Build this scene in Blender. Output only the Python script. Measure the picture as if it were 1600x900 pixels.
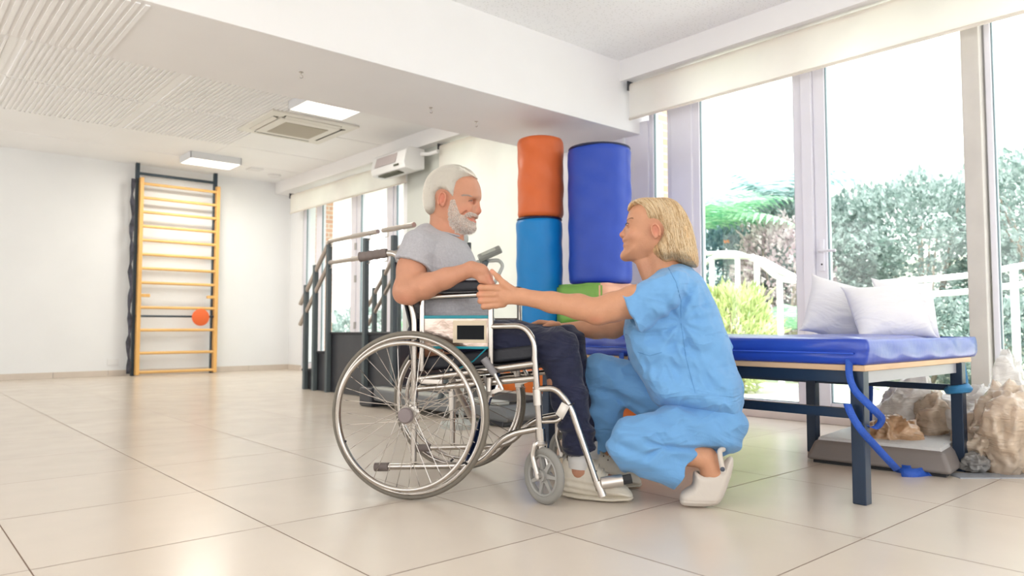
import bpy, bmesh, math, random
import numpy as np
from mathutils import Vector, Matrix

# ---------------------------------------------------------------- clear
for o in list(bpy.data.objects):
    bpy.data.objects.remove(o, do_unlink=True)
scene = bpy.context.scene
COL = scene.collection
PI = math.pi
rnd = random.Random(7)

# ---------------------------------------------------------------- camera
FPX = 1147.0                       # focal length in pixels of a 1600 px wide picture
CAMH = 0.624
PITCH = math.atan(61 / FPX)
YAW = math.radians(41.2)           # world +Y runs along the window wall
cam_d = bpy.data.cameras.new('camera')
cam = bpy.data.objects.new('camera', cam_d)
COL.objects.link(cam)
cam.location = (0, 0, CAMH)
cam.rotation_euler = (PI / 2 + PITCH, 0, -YAW)
cam_d.sensor_width = 36.0
cam_d.lens = FPX / 1600 * 36.0
cam_d.clip_start = 0.05
cam_d.clip_end = 200
scene.camera = cam
cam_d.dof.use_dof = True
cam_d.dof.focus_distance = 2.85
cam_d.dof.aperture_fstop = 3.2

# ---------------------------------------------------------------- world, sun, exposure
world = bpy.data.worlds.new('World')
scene.world = world
world.use_nodes = True
wn = world.node_tree
wn.nodes.clear()
_bg = wn.nodes.new('ShaderNodeBackground')
_out = wn.nodes.new('ShaderNodeOutputWorld')
_tc = wn.nodes.new('ShaderNodeTexCoord')
_sep = wn.nodes.new('ShaderNodeSeparateXYZ')
_cr = wn.nodes.new('ShaderNodeValToRGB')
wn.links.new(_tc.outputs['Generated'], _sep.inputs[0])
wn.links.new(_sep.outputs['Z'], _cr.inputs[0])
_cr.color_ramp.elements[0].color = (1.0, 0.99, 0.97, 1)
_cr.color_ramp.elements[1].color = (0.86, 0.93, 1.0, 1)
wn.links.new(_cr.outputs[0], _bg.inputs['Color'])
_bg.inputs['Strength'].default_value = 1.35
wn.links.new(_bg.outputs[0], _out.inputs[0])

sun_d = bpy.data.lights.new('sun', 'SUN')
sun_d.energy = 4.0
sun_d.angle = math.radians(2.5)
sun_d.color = (1.0, 0.96, 0.88)
sun = bpy.data.objects.new('sun', sun_d)
COL.objects.link(sun)
sun.location = (6, 3, 8)
sun.rotation_euler = Vector((0.30, 0.18, -0.93)).to_track_quat('-Z', 'Y').to_euler()

vs = scene.view_settings
vs.view_transform = 'Standard'
vs.look = 'None'
vs.gamma = 1.0
vs.use_curve_mapping = False
vs.exposure = 1.38

# ---------------------------------------------------------------- measuring helpers (pixel -> point on a known plane)
_cp, _sp, _cy, _sy = math.cos(PITCH), math.sin(PITCH), math.cos(YAW), math.sin(YAW)
CAMP = np.array([0, 0, CAMH])
def ray(u, v):
    x = (u - 800) / FPX; k = (450 - v) / FPX
    Y = _cp - k * _sp; Z = _sp + k * _cp
    return np.array([x * _cy + Y * _sy, -x * _sy + Y * _cy, Z])
def hit(u, v, n, d):
    r = ray(u, v); n = np.array(n, float)
    return CAMP + (d - n @ CAMP) / (n @ r) * r
def on_x(u, v, X): return hit(u, v, (1, 0, 0), X)
def on_y(u, v, Y): return hit(u, v, (0, 1, 0), Y)
def on_z(u, v, z=0.0): return hit(u, v, (0, 0, 1), z)
# chair frame: origin on the floor between the drive wheels, x towards the footrests, y away from the near wheel
TH = -math.radians(41.2 + 14)
EX = np.array([math.cos(TH), math.sin(TH), 0]); EY = np.array([-math.sin(TH), math.cos(TH), 0])
CO = on_z(650, 781) + 0.29 * EY
def P(u, v, y=0.0):
    """point in the chair frame seen at (u,v) on the plane y"""
    p = hit(u, v, EY, float(EY @ CO) + y) - CO
    return np.array([float(p @ EX), y, float(p[2])])

# ---------------------------------------------------------------- materials
MATS = {}
def mat(name, col, rough=0.5, metal=0.0, bump=0.0, bscale=60.0, var=0.0, vscale=6.0, spec=0.5, sheen=0.0,
        trans=0.0, sss=0.0, attr=None, stretch=None, coat=0.0, transl=0.0, emit=None, crease=0.0, cscale=6.0):
    if name in MATS: return MATS[name]
    m = bpy.data.materials.new(name); m.use_nodes = True
    nt = m.node_tree; N = nt.nodes; L = nt.links
    b = N['Principled BSDF']
    b.inputs['Base Color'].default_value = (*col, 1)
    b.inputs['Roughness'].default_value = rough
    b.inputs['Metallic'].default_value = metal
    b.inputs['Specular IOR Level'].default_value = spec
    b.inputs['Sheen Weight'].default_value = sheen
    b.inputs['Transmission Weight'].default_value = trans
    b.inputs['Coat Weight'].default_value = coat
    if sss:
        b.inputs['Subsurface Weight'].default_value = sss
        b.inputs['Subsurface Radius'].default_value = (0.012, 0.005, 0.003)
        b.inputs['Subsurface Scale'].default_value = 1.0
    tc = N.new('ShaderNodeTexCoord')
    vec = tc.outputs['Object']
    if stretch:
        mp = N.new('ShaderNodeMapping'); mp.inputs['Scale'].default_value = stretch
        L.new(vec, mp.inputs[0]); vec = mp.outputs[0]
    src = None
    if attr:
        a = N.new('ShaderNodeVertexColor'); a.layer_name = attr
        src = a.outputs['Color']
    if var or attr:
        nz = N.new('ShaderNodeTexNoise'); nz.inputs['Scale'].default_value = vscale; nz.inputs['Detail'].default_value = 5
        L.new(vec, nz.inputs['Vector'])
        mr = N.new('ShaderNodeMapRange')
        mr.inputs['From Min'].default_value = 0.3; mr.inputs['From Max'].default_value = 0.7
        mr.inputs['To Min'].default_value = 1 - var; mr.inputs['To Max'].default_value = 1 + var
        L.new(nz.outputs['Fac'], mr.inputs[0])
        mx = N.new('ShaderNodeVectorMath'); mx.operation = 'SCALE'
        if src: L.new(src, mx.inputs[0])
        else: mx.inputs[0].default_value = col
        L.new(mr.outputs[0], mx.inputs['Scale'])
        L.new(mx.outputs[0], b.inputs['Base Color'])
    if bump:
        n2 = N.new('ShaderNodeTexNoise'); n2.inputs['Scale'].default_value = bscale; n2.inputs['Detail'].default_value = 4
        L.new(vec, n2.inputs['Vector'])
        bp = N.new('ShaderNodeBump'); bp.inputs['Strength'].default_value = bump; bp.inputs['Distance'].default_value = 0.01
        L.new(n2.outputs['Fac'], bp.inputs['Height']); L.new(bp.outputs[0], b.inputs['Normal'])
    if crease:                                # soft cloth creases on top of the modelled folds
        cz = N.new('ShaderNodeTexNoise'); cz.inputs['Scale'].default_value = cscale; cz.inputs['Detail'].default_value = 2.0; cz.inputs['Distortion'].default_value = 1.2
        mc = N.new('ShaderNodeMapping'); mc.inputs['Rotation'].default_value = (.3, .9, .2); mc.inputs['Scale'].default_value = (1, .7, 2.6)
        L.new(tc.outputs['Object'], mc.inputs[0]); L.new(mc.outputs[0], cz.inputs['Vector'])
        s1 = N.new('ShaderNodeMath'); s1.operation = 'SUBTRACT'; s1.inputs[1].default_value = .5; L.new(cz.outputs['Fac'], s1.inputs[0])
        s2 = N.new('ShaderNodeMath'); s2.operation = 'ABSOLUTE'; L.new(s1.outputs[0], s2.inputs[0])
        s3 = N.new('ShaderNodeMath'); s3.operation = 'POWER'; s3.inputs[1].default_value = .9; L.new(s2.outputs[0], s3.inputs[0])
        b3 = N.new('ShaderNodeBump'); b3.inputs['Strength'].default_value = 1.0; b3.inputs['Distance'].default_value = crease; b3.invert = True
        L.new(s3.outputs[0], b3.inputs['Height'])
        if bump: L.new(bp.outputs[0], b3.inputs['Normal'])
        L.new(b3.outputs[0], b.inputs['Normal'])
    if transl:
        tr = N.new('ShaderNodeBsdfTranslucent'); tr.inputs['Color'].default_value = (*col, 1)
        mixs = N.new('ShaderNodeMixShader'); mixs.inputs[0].default_value = transl
        L.new(b.outputs[0], mixs.inputs[1]); L.new(tr.outputs[0], mixs.inputs[2])
        L.new(mixs.outputs[0], N['Material Output'].inputs['Surface'])
        if var: L.new(mx.outputs[0], tr.inputs['Color'])
    if emit:
        b.inputs['Emission Color'].default_value = (*emit[:3], 1); b.inputs['Emission Strength'].default_value = emit[3]
    MATS[name] = m
    return m

# ---------------------------------------------------------------- object helpers
def tag(o, label=None, cat=None, group=None, kind=None):
    if label: o['label'] = label
    if cat: o['category'] = cat
    if group: o['group'] = group
    if kind: o['kind'] = kind
    return o
def empty(name, loc=(0, 0, 0), rz=0.0, **k):
    o = bpy.data.objects.new(name, None); COL.objects.link(o)
    o.empty_display_size = 0.1
    o.location = loc; o.rotation_euler = (0, 0, rz)
    return tag(o, **k)
def np_mesh(name, V, F):
    """V (n,3), F list/array of faces"""
    me = bpy.data.meshes.new(name)
    me.from_pydata(np.asarray(V, float).tolist(), [], np.asarray(F).tolist() if isinstance(F, np.ndarray) else F)
    me.update()
    return me
def link(name, me, m, parent=None, smooth=True, loc=None, rz=0.0, bevel=0.0, sub=0, solid=0.0, **k):
    o = bpy.data.objects.new(name, me); COL.objects.link(o)
    for mm in (m if isinstance(m, (list, tuple)) else [m]): me.materials.append(mm)
    if smooth: me.polygons.foreach_set('use_smooth', [True] * len(me.polygons))
    if loc is not None: o.location = loc
    o.rotation_euler = (0, 0, rz)
    if parent is not None: o.parent = parent
    if solid:
        s = o.modifiers.new('solid', 'SOLIDIFY'); s.thickness = solid; s.offset = 0
    if bevel:
        b = o.modifiers.new('bevel', 'BEVEL'); b.width = bevel; b.segments = 3; b.limit_method = 'ANGLE'
        w = o.modifiers.new('wn', 'WEIGHTED_NORMAL')
    if sub:
        s = o.modifiers.new('sub', 'SUBSURF'); s.levels = sub; s.render_levels = sub
    return tag(o, **k)
def fillet(pts, r, n=5):
    pts = [np.array(p, float) for p in pts]
    out = [pts[0]]
    for a, b, c in zip(pts[:-2], pts[1:-1], pts[2:]):
        d1 = a - b; d2 = c - b; l1 = np.linalg.norm(d1); l2 = np.linalg.norm(d2)
        rr = min(r, l1 * .48, l2 * .48)
        p1 = b + d1 / l1 * rr; p2 = b + d2 / l2 * rr
        for i in range(n + 1):
            t = i / n
            out.append((1 - t) ** 2 * p1 + 2 * t * (1 - t) * b + t * t * p2)
    out.append(pts[-1]); return out
class MB:
    def __init__(s): s.V = []; s.F = []; s.M = []
    def add(s, V, F, mi=0):
        n = len(s.V); s.V += [tuple(map(float, v)) for v in V]; s.F += [tuple(int(i) + n for i in f) for f in F]; s.M += [mi] * len(F)
        return s
    def box(s, lo, hi, R=None, c=None, mi=0):
        x0, y0, z0 = lo; x1, y1, z1 = hi
        V = np.array([(x0, y0, z0), (x1, y0, z0), (x1, y1, z0), (x0, y1, z0), (x0, y0, z1), (x1, y0, z1), (x1, y1, z1), (x0, y1, z1)], float)
        if R is not None: V = V @ np.array(R).T
        if c is not None: V = V + np.array(c)
        return s.add(V, [(0, 3, 2, 1), (4, 5, 6, 7), (0, 1, 5, 4), (1, 2, 6, 5), (2, 3, 7, 6), (3, 0, 4, 7)], mi)
    def tube(s, pts, r, n=12, cap=True, fr=0.0, mi=0, closed=False):
        if fr: pts = fillet(pts, fr)
        pts = [np.array(p, float) for p in pts]
        k = len(pts); rs = r if hasattr(r, '__len__') else [r] * k
        if len(rs) != k: rs = list(np.interp(np.linspace(0, 1, k), np.linspace(0, 1, len(rs)), rs))
        T = []
        for i in range(k):
            if closed: d = pts[(i + 1) % k] - pts[i - 1]
            else: d = pts[min(i + 1, k - 1)] - pts[max(i - 1, 0)]
            T.append(d / (np.linalg.norm(d) + 1e-12))
        up = np.array([0, 0, 1.]) if abs(T[0][2]) < .9 else np.array([1., 0, 0])
        a = np.cross(T[0], up); a /= np.linalg.norm(a)
        V = []; F = []
        for i in range(k):
            a = a - T[i] * (a @ T[i]); a /= np.linalg.norm(a); b = np.cross(T[i], a)
            for j in range(n):
                t = 2 * PI * j / n; V.append(pts[i] + rs[i] * (math.cos(t) * a + math.sin(t) * b))
        for i in range(k if closed else k - 1):
            for j in range(n):
                i2 = (i + 1) % k
                F.append((i * n + j, i * n + (j + 1) % n, i2 * n + (j + 1) % n, i2 * n + j))
        if cap and not closed:
            F.append(tuple(range(n))[::-1]); F.append(tuple((k - 1) * n + j for j in range(n)))
        return s.add(V, F, mi)
    def torus(s, c, axis, R, r, n=72, m=10, sq=1.0, mi=0):
        c = np.array(c, float); ax = np.array(axis, float); ax /= np.linalg.norm(ax)
        up = np.array([0, 0, 1.]) if abs(ax[2]) < .9 else np.array([1., 0, 0])
        a = np.cross(ax, up); a /= np.linalg.norm(a); b = np.cross(ax, a)
        V = []; F = []
        for i in range(n):
            t = 2 * PI * i / n; d = math.cos(t) * a + math.sin(t) * b
            for j in range(m):
                q = 2 * PI * j / m; V.append(c + d * (R + r * math.cos(q)) + ax * (r * sq * math.sin(q)))
        for i in range(n):
            for j in range(m):
                F.append((i * m + j, ((i + 1) % n) * m + j, ((i + 1) % n) * m + (j + 1) % m, i * m + (j + 1) % m))
        return s.add(V, F, mi)
    def lathe(s, c, axis, prof, n=32, mi=0):
        """prof: list of (radius, height along axis)"""
        c = np.array(c, float); ax = np.array(axis, float); ax /= np.linalg.norm(ax)
        up = np.array([0, 0, 1.]) if abs(ax[2]) < .9 else np.array([1., 0, 0])
        a = np.cross(up, ax); a /= np.linalg.norm(a); b = np.cross(ax, a)
        V = []; F = []; k = len(prof)
        for (r, h) in prof:
            for j in range(n):
                t = 2 * PI * j / n; V.append(c + ax * h + max(r, 1e-5) * (math.cos(t) * a + math.sin(t) * b))
        for i in range(k - 1):
            for j in range(n): F.append((i * n + j, i * n + (j + 1) % n, (i + 1) * n + (j + 1) % n, (i + 1) * n + j))
        F.append(tuple(range(n))[::-1]); F.append(tuple((k - 1) * n + j for j in range(n)))
        return s.add(V, F, mi)
    def prism(s, poly, o, a, b, n, h, mi=0):
        """2D polygon in axes a,b at origin o extruded h along n (centred)"""
        o, a, b, n = (np.array(q, float) for q in (o, a, b, n)); k = len(poly)
        V = [o + a * p[0] + b * p[1] - n * h / 2 for p in poly] + [o + a * p[0] + b * p[1] + n * h / 2 for p in poly]
        F = [tuple(range(k))[::-1], tuple(range(k, 2 * k))] + [(i, (i + 1) % k, k + (i + 1) % k, k + i) for i in range(k)]
        return s.add(V, F, mi)
    def build(s, name, m, parent=None, **k):
        me = bpy.data.meshes.new(name); me.from_pydata(s.V, [], s.F)
        me.polygons.foreach_set('material_index', s.M)
        bm = bmesh.new(); bm.from_mesh(me); bmesh.ops.recalc_face_normals(bm, faces=bm.faces[:]); bm.to_mesh(me); bm.free()
        me.update()
        sm = k.pop('smooth', None)
        o = link(name, me, m, parent, smooth=False, **k)
        if sm is None: sm = 40
        if sm:
            me.polygons.foreach_set('use_smooth', [True] * len(me.polygons))
            if sm is not True: me.set_sharp_from_angle(angle=math.radians(sm))
        return o
def rotz(a): return np.array([[math.cos(a), -math.sin(a), 0], [math.sin(a), math.cos(a), 0], [0, 0, 1]])
def copy_tree(o, parent=None):
    c = o.copy(); COL.objects.link(c)
    if parent is not None: c.parent = parent
    for ch in [q for q in bpy.data.objects if q.parent == o]: copy_tree(ch, c)
    return c
# ================================================================ MATERIALS OF THE SETTING
def wall_mat(name, col, rough=0.6, bump=0.08, bscale=45):
    return mat(name, col, rough=rough, bump=bump, bscale=bscale, var=0.015, vscale=2.0)
M_wall = wall_mat('wall_paint', (0.86, 0.87, 0.88))
M_beam = wall_mat('beam_paint', (0.88, 0.87, 0.87), bump=0.03)
M_pillar = wall_mat('pillar_paint', (0.62, 0.64, 0.60))
M_frame = mat('white_pvc', (0.80, 0.79, 0.86), rough=0.35, var=0.02)
M_frame_dark = mat('frame_gasket', (0.22, 0.30, 0.33), rough=0.5)
M_base = mat('baseboard_tile', (0.66, 0.58, 0.50), rough=0.35, var=0.04)

def floor_material():
    m = bpy.data.materials.new('glossy_beige_tile'); m.use_nodes = True
    N = m.node_tree.nodes; L = m.node_tree.links; b = N['Principled BSDF']
    tc = N.new('ShaderNodeTexCoord'); sep = N.new('ShaderNodeSeparateXYZ'); L.new(tc.outputs['Object'], sep.inputs[0])
    def M(op, a, b_=None, c=None):
        n = N.new('ShaderNodeMath'); n.operation = op
        for i, q in enumerate((a, b_, c)):
            if q is None: continue
            if isinstance(q, (int, float)): n.inputs[i].default_value = q
            else: L.new(q, n.inputs[i])
        return n.outputs[0]
    tx = M('DIVIDE', M('SUBTRACT', sep.outputs['X'], 0.967 - 6.33), 0.633)
    ty = M('DIVIDE', M('SUBTRACT', sep.outputs['Y'], 0.975 - 6.45), 0.645)
    fx = M('FRACT', tx); fy = M('FRACT', ty)
    dx = M('MINIMUM', fx, M('SUBTRACT', 1.0, fx)); dy = M('MINIMUM', fy, M('SUBTRACT', 1.0, fy))
    d = M('MINIMUM', dx, dy)
    g = N.new('ShaderNodeMapRange'); g.inputs['From Min'].default_value = 0.0022; g.inputs['From Max'].default_value = 0.0042
    L.new(d, g.inputs[0])                                  # 0 in the joint, 1 on the tile
    cid = N.new('ShaderNodeCombineXYZ'); L.new(M('FLOOR', tx), cid.inputs[0]); L.new(M('FLOOR', ty), cid.inputs[1])
    wnz = N.new('ShaderNodeTexWhiteNoise'); wnz.noise_dimensions = '3D'; L.new(cid.outputs[0], wnz.inputs['Vector'])
    nz = N.new('ShaderNodeTexNoise'); nz.inputs['Scale'].default_value = 5; nz.inputs['Detail'].default_value = 8; L.new(tc.outputs['Object'], nz.inputs['Vector'])
    k = M('ADD', M('MULTIPLY', wnz.outputs['Value'], 0.05), M('ADD', 0.94, M('MULTIPLY', nz.outputs['Fac'], 0.06)))
    sc = N.new('ShaderNodeVectorMath'); sc.operation = 'SCALE'; sc.inputs[0].default_value = (0.70, 0.615, 0.525); L.new(k, sc.inputs['Scale'])
    mx = N.new('ShaderNodeMix'); mx.data_type = 'RGBA'; L.new(g.outputs[0], mx.inputs['Factor'])
    mx.inputs['A'].default_value = (0.19, 0.125, 0.09, 1); L.new(sc.outputs[0], mx.inputs['B'])
    L.new(mx.outputs['Result'], b.inputs['Base Color'])
    r = M('ADD', 0.20, M('MULTIPLY', M('SUBTRACT', 1.0, g.outputs[0]), 0.5)); L.new(M('ADD', r, M('MULTIPLY', nz.outputs['Fac'], 0.08)), b.inputs['Roughness'])
    bp = N.new('ShaderNodeBump'); bp.inputs['Strength'].default_value = 0.4; bp.inputs['Distance'].default_value = 0.002
    n3 = N.new('ShaderNodeTexNoise'); n3.inputs['Scale'].default_value = 2.5; L.new(tc.outputs['Object'], n3.inputs['Vector'])
    L.new(M('ADD', g.outputs[0], M('MULTIPLY', n3.outputs['Fac'], 0.6)), bp.inputs['Height']); L.new(bp.outputs[0], b.inputs['Normal'])
    return m
M_floor = floor_material()

def perforated():
    m = mat('perforated_ceiling', (0.80, 0.80, 0.79), rough=0.8)
    N = m.node_tree.nodes; L = m.node_tree.links; b = N['Principled BSDF']
    tc = N.new('ShaderNodeTexCoord')
    v = N.new('ShaderNodeTexVoronoi'); v.inputs['Scale'].default_value = 42; v.inputs['Randomness'].default_value = 0.55
    L.new(tc.outputs['Object'], v.inputs['Vector'])
    mr = N.new('ShaderNodeMapRange'); mr.inputs['From Min'].default_value = 0.18; mr.inputs['From Max'].default_value = 0.3
    L.new(v.outputs['Distance'], mr.inputs[0])
    mx = N.new('ShaderNodeMix'); mx.data_type = 'RGBA'; L.new(mr.outputs[0], mx.inputs['Factor'])
    mx.inputs['A'].default_value = (0.82, 0.82, 0.81, 1); mx.inputs['B'].default_value = (0.95, 0.95, 0.945, 1)
    L.new(mx.outputs['Result'], b.inputs['Base Color'])
    return m
M_perf = perforated()
M_ceil = wall_mat('ceiling_paint', (0.91, 0.91, 0.91), bump=0.03)

# ================================================================ ROOM SHELL
XW = 4.70        # inner face of the window wall
YB = 10.40       # back wall
ZC = 2.75
MB().box((-3.3, -3.1, -0.1), (4.78, YB + .1, 0)).build('floor', M_floor, kind='structure')
MB().box((-3.3, YB, 0), (4.9, YB + .12, ZC + .1)).build('wall_back', M_wall, kind='structure')
MB().box((-3.3, 4.70, ZC), (4.9, YB, ZC + .1)).build('ceiling', M_ceil, kind='structure')
MB().box((-3.3, 0.2, ZC), (4.9, 3.80, ZC + .1)).build('ceiling', M_perf, kind='structure')
# ribbed acoustic strips running along the room
rib = MB()
yb = [4.78, 6.28, 7.42, 8.58]
for j in range(3):
    y0, y1 = yb[j] + .02, yb[j + 1] - .03
    x = -2.6
    while x < 3.6:
        near_seam = abs(((x - 1.93 + .6) % 1.2) - .6) < 0.045
        if not near_seam and (x < 3.1 or j == 0): rib.box((x, y0, ZC - .010), (x + .020, y1, ZC + .002))
        x += 0.042
x = -2.6
while x < float(on_z(195, 60, 2.2)[0]):
    rib.box((x, 3.82, 2.193), (x + .022, 4.70, 2.202)); x += 0.044
rib.build('ceiling_ribs', M_ceil, kind='structure', smooth=0)
seam = MB()
for y in (6.25, 7.41, 8.56, 9.5): seam.box((-4, y - .014, ZC - .005), (4.45, y + .014, ZC + .001))
for x in (0.73, 1.93, 3.13): seam.box((x - .03, 4.7, ZC - .004), (x + .03, YB - .9, ZC + .001))
seam.build('ceiling_seams', M_ceil, kind='structure', smooth=0)
# beam across the room
MB().box((-3.3, 3.78, 2.20), (4.9, 4.74, ZC + .1)).build('beam', M_beam, kind='structure', bevel=0.006)
# soffit above the windows
MB().box((4.45, 4.74, 2.585), (4.9, YB, ZC + .05)).build('soffit_far', M_beam, kind='structure')
MB().box((4.45, -.5, 2.585), (4.9, 3.78, ZC + .05)).build('soffit_near', M_beam, kind='structure')
# wall pieces of the window wall
MB().box((XW, 3.70, 0), (4.90, 4.86, 2.3)).build('wall_right', M_frame, kind='structure')
MB().box((4.686, 3.93, 0), (4.70, 3.955, 2.2)).build('trim_1', M_wall, kind='structure')
MB().box((XW, 9.98, 0), (4.90, YB, 2.6)).build('wall_right_corner', M_wall, kind='structure')
MB().box((4.56, 6.22, 0), (4.90, 7.02, 2.6)).build('pillar', M_pillar, kind='structure', bevel=.004)
MB().box((4.60, 7.02, 0), (4.88, 7.16, 2.6)).build('trim_2', M_wall, kind='structure', bevel=.004)
# walls behind the viewer, with wide window openings that light the room
def wall_open(name, axis_, pos, lo, hi, holes, z0=.55, z1=2.45):
    m = MB(); c = lo
    def bx(a, b, za, zb):
        if b - a < 1e-4: return
        if axis_ == 'x': m.box((pos - .12, a, za), (pos, b, zb))
        else: m.box((a, pos - .12, za), (b, pos, zb))
    for a, b in holes: bx(c, a, 0, ZC + .1); bx(a, b, 0, z0); bx(a, b, z1, ZC + .1); c = b
    bx(c, hi, 0, ZC + .1)
    m.build(name, M_wall, kind='structure', smooth=0)
wall_open('wall_left', 'x', -3.2, -3.4, YB, [(-2.9, -.6), (0.0, 2.4), (3.0, 4.6), (5.2, 7.2), (7.8, 9.8)])
wall_open('wall_front', 'y', -3.0, -3.2, 4.9, [(-2.8, -.2), (.4, 3.9)])
MB().box((XW, -3.0, 0), (4.90, -.5, ZC + .1)).build('wall_right_near', M_wall, kind='structure')
MB().box((-3.3, -3.1, ZC), (4.9, .22, ZC + .1)).build('ceiling_near', M_ceil, kind='structure')
# baseboards
bb = MB(); x = -3.1
while x < 4.55:
    bb.box((x + .002, YB - .012, 0), (min(x + .598, 4.69), YB, .075)); x += .6
bb.build('baseboard_back', M_base, kind='structure', bevel=.002)
MB().box((XW - .012, 9.98, 0), (XW, YB - .012, .075)).build('baseboard_corner', M_base, kind='structure')
MB().box((XW - .012, 3.70, 0), (XW, 4.84, .075)).build('baseboard_right', M_base, kind='structure')

M_glass = bpy.data.materials.new('window_glass'); M_glass.use_nodes = True
_n = M_glass.node_tree; _n.nodes.clear()
_o = _n.nodes.new('ShaderNodeOutputMaterial'); _t = _n.nodes.new('ShaderNodeBsdfTransparent'); _g = _n.nodes.new('ShaderNodeBsdfGlossy')
_lw = _n.nodes.new('ShaderNodeLayerWeight'); _lw.inputs[0].default_value = .5
_pw = _n.nodes.new('ShaderNodeMath'); _pw.operation = 'POWER'; _pw.inputs[1].default_value = 5; _n.links.new(_lw.outputs['Facing'], _pw.inputs[0])
_f = _n.nodes.new('ShaderNodeMath'); _f.operation = 'MULTIPLY_ADD'; _f.inputs[1].default_value = .6; _f.inputs[2].default_value = .03; _n.links.new(_pw.outputs[0], _f.inputs[0])
_mx = _n.nodes.new('ShaderNodeMixShader')
_t.inputs[0].default_value = (0.97, 0.99, 0.985, 1); _g.inputs['Roughness'].default_value = 0.02
_n.links.new(_f.outputs[0], _mx.inputs[0]); _n.links.new(_t.outputs[0], _mx.inputs[1]); _n.links.new(_g.outputs[0], _mx.inputs[2])
_n.links.new(_mx.outputs[0], _o.inputs[0])

def leaf(w, y0, y1, z0, z1, f=0.07, x0=4.715, x1=4.785):
    """one glazed leaf: frame + gasket + pane, as parts of window w"""
    m = MB()
    m.box((x0, y0, z0), (x1, y0 + f, z1)); m.box((x0, y1 - f, z0), (x1, y1, z1))
    m.box((x0, y0 + f, z0), (x1, y1 - f, z0 + f)); m.box((x0, y0 + f, z1 - f), (x1, y1 - f, z1))
    m.build('window_frame', M_frame, w, bevel=.006)
    g = MB(); q = .006
    a, b, c, d = y0 + f, y1 - f, z0 + f, z1 - f
    g.box((x0 + .012, a, c), (x0 + .03, a + q, d)); g.box((x0 + .012, b - q, c), (x0 + .03, b, d))
    g.box((x0 + .012, a, c), (x0 + .03, b, c + q)); g.box((x0 + .012, a, d - q), (x0 + .03, b, d))
    g.build('gasket', M_frame_dark, w)
    MB().box((x0 + .03, a + q, c + q), (x0 + .036, b - q, d - q)).build('pane', M_glass, w, smooth=0)
# near window
w1 = empty('window_1', (0, 0, 0), kind='structure')
leaf(w1, 3.475, 3.70, .05, 2.58, .045)
MB().box((4.70, 3.28, 0.02), (4.80, 3.475, 2.58)).build('mullion', M_frame, w1, bevel=.006)
leaf(w1, 2.40, 3.285, .05, 2.58, .065)
MB().box((4.69, 2.325, 0.02), (4.81, 2.40, 2.58)).build('mullion', M_frame, w1, bevel=.006)
leaf(w1, 1.335, 2.325, .05, 2.58, .080)
MB().box((4.66, 1.325, 0.0), (4.84, 1.418, 2.58)).build('mullion', mat('beige_post', (0.63, 0.60, 0.56), rough=.5, var=.05), w1, bevel=.006)
leaf(w1, -0.3, 1.315, .05, 2.58, .032)
MB().box((4.66, -.5, 0), (4.90, 3.70, .05)).build('window_sill', mat('sill_stone', (0.74, 0.66, 0.62), rough=.4, var=.05), w1, bevel=.004)
MB().box((4.655, .3, .05), (4.70, 2.0, .10)).build('sill_board', mat('sill_board', (0.70, 0.64, 0.60), rough=.5, var=.08, vscale=4), w1, bevel=.004)
h = MB()
h.box((4.700, 2.262, .99), (4.716, 2.292, 1.20)); h.tube([(4.71, 2.277, 1.12), (4.655, 2.277, 1.12), (4.65, 2.16, 1.115)], .009, fr=.015)
hh = h.build('window_handle', M_frame, w1, bevel=.002)
MB().lathe((4.700, 2.277, 1.035), (-1, 0, 0), [(0.006, 0), (.006, .002)]).build('keyhole', mat('black_plastic', (.02, .02, .022), rough=.4), hh)
# far window
w2 = empty('window_2', (0, 0, 0), kind='structure')
leaf(w2, 9.52, 9.98, .05, 2.58, .07)
leaf(w2, 8.50, 9.52, .05, 2.58, .09)
MB().box((4.705, 8.44, 0.02), (4.80, 8.50, 2.58)).build('mullion', M_frame, w2, bevel=.006)
leaf(w2, 7.62, 8.44, .05, 2.58, .09)
MB().box((4.70, 7.55, 0.02), (4.80, 7.62, 2.58)).build('mullion', M_frame, w2, bevel=.006)
leaf(w2, 7.16, 7.55, .05, 2.58, .05)
MB().box((4.68, 7.0, 0), (4.90, 9.98, .05)).build('window_sill', MATS['sill_stone'], w2, bevel=.004)
for z in (1.2, 1.62, .6):
    MB().box((4.700, 8.43, z), (4.716, 8.47, z + .09)).build('hinge', mat('grey_metal', (.45, .45, .45), rough=.4, metal=.6), w2)

w3 = empty('window_3', (0, 0, 0), kind='structure')
leaf(w3, 4.86, 5.55, .05, 2.58, .07); leaf(w3, 5.55, 6.22, .05, 2.58, .07)
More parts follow.
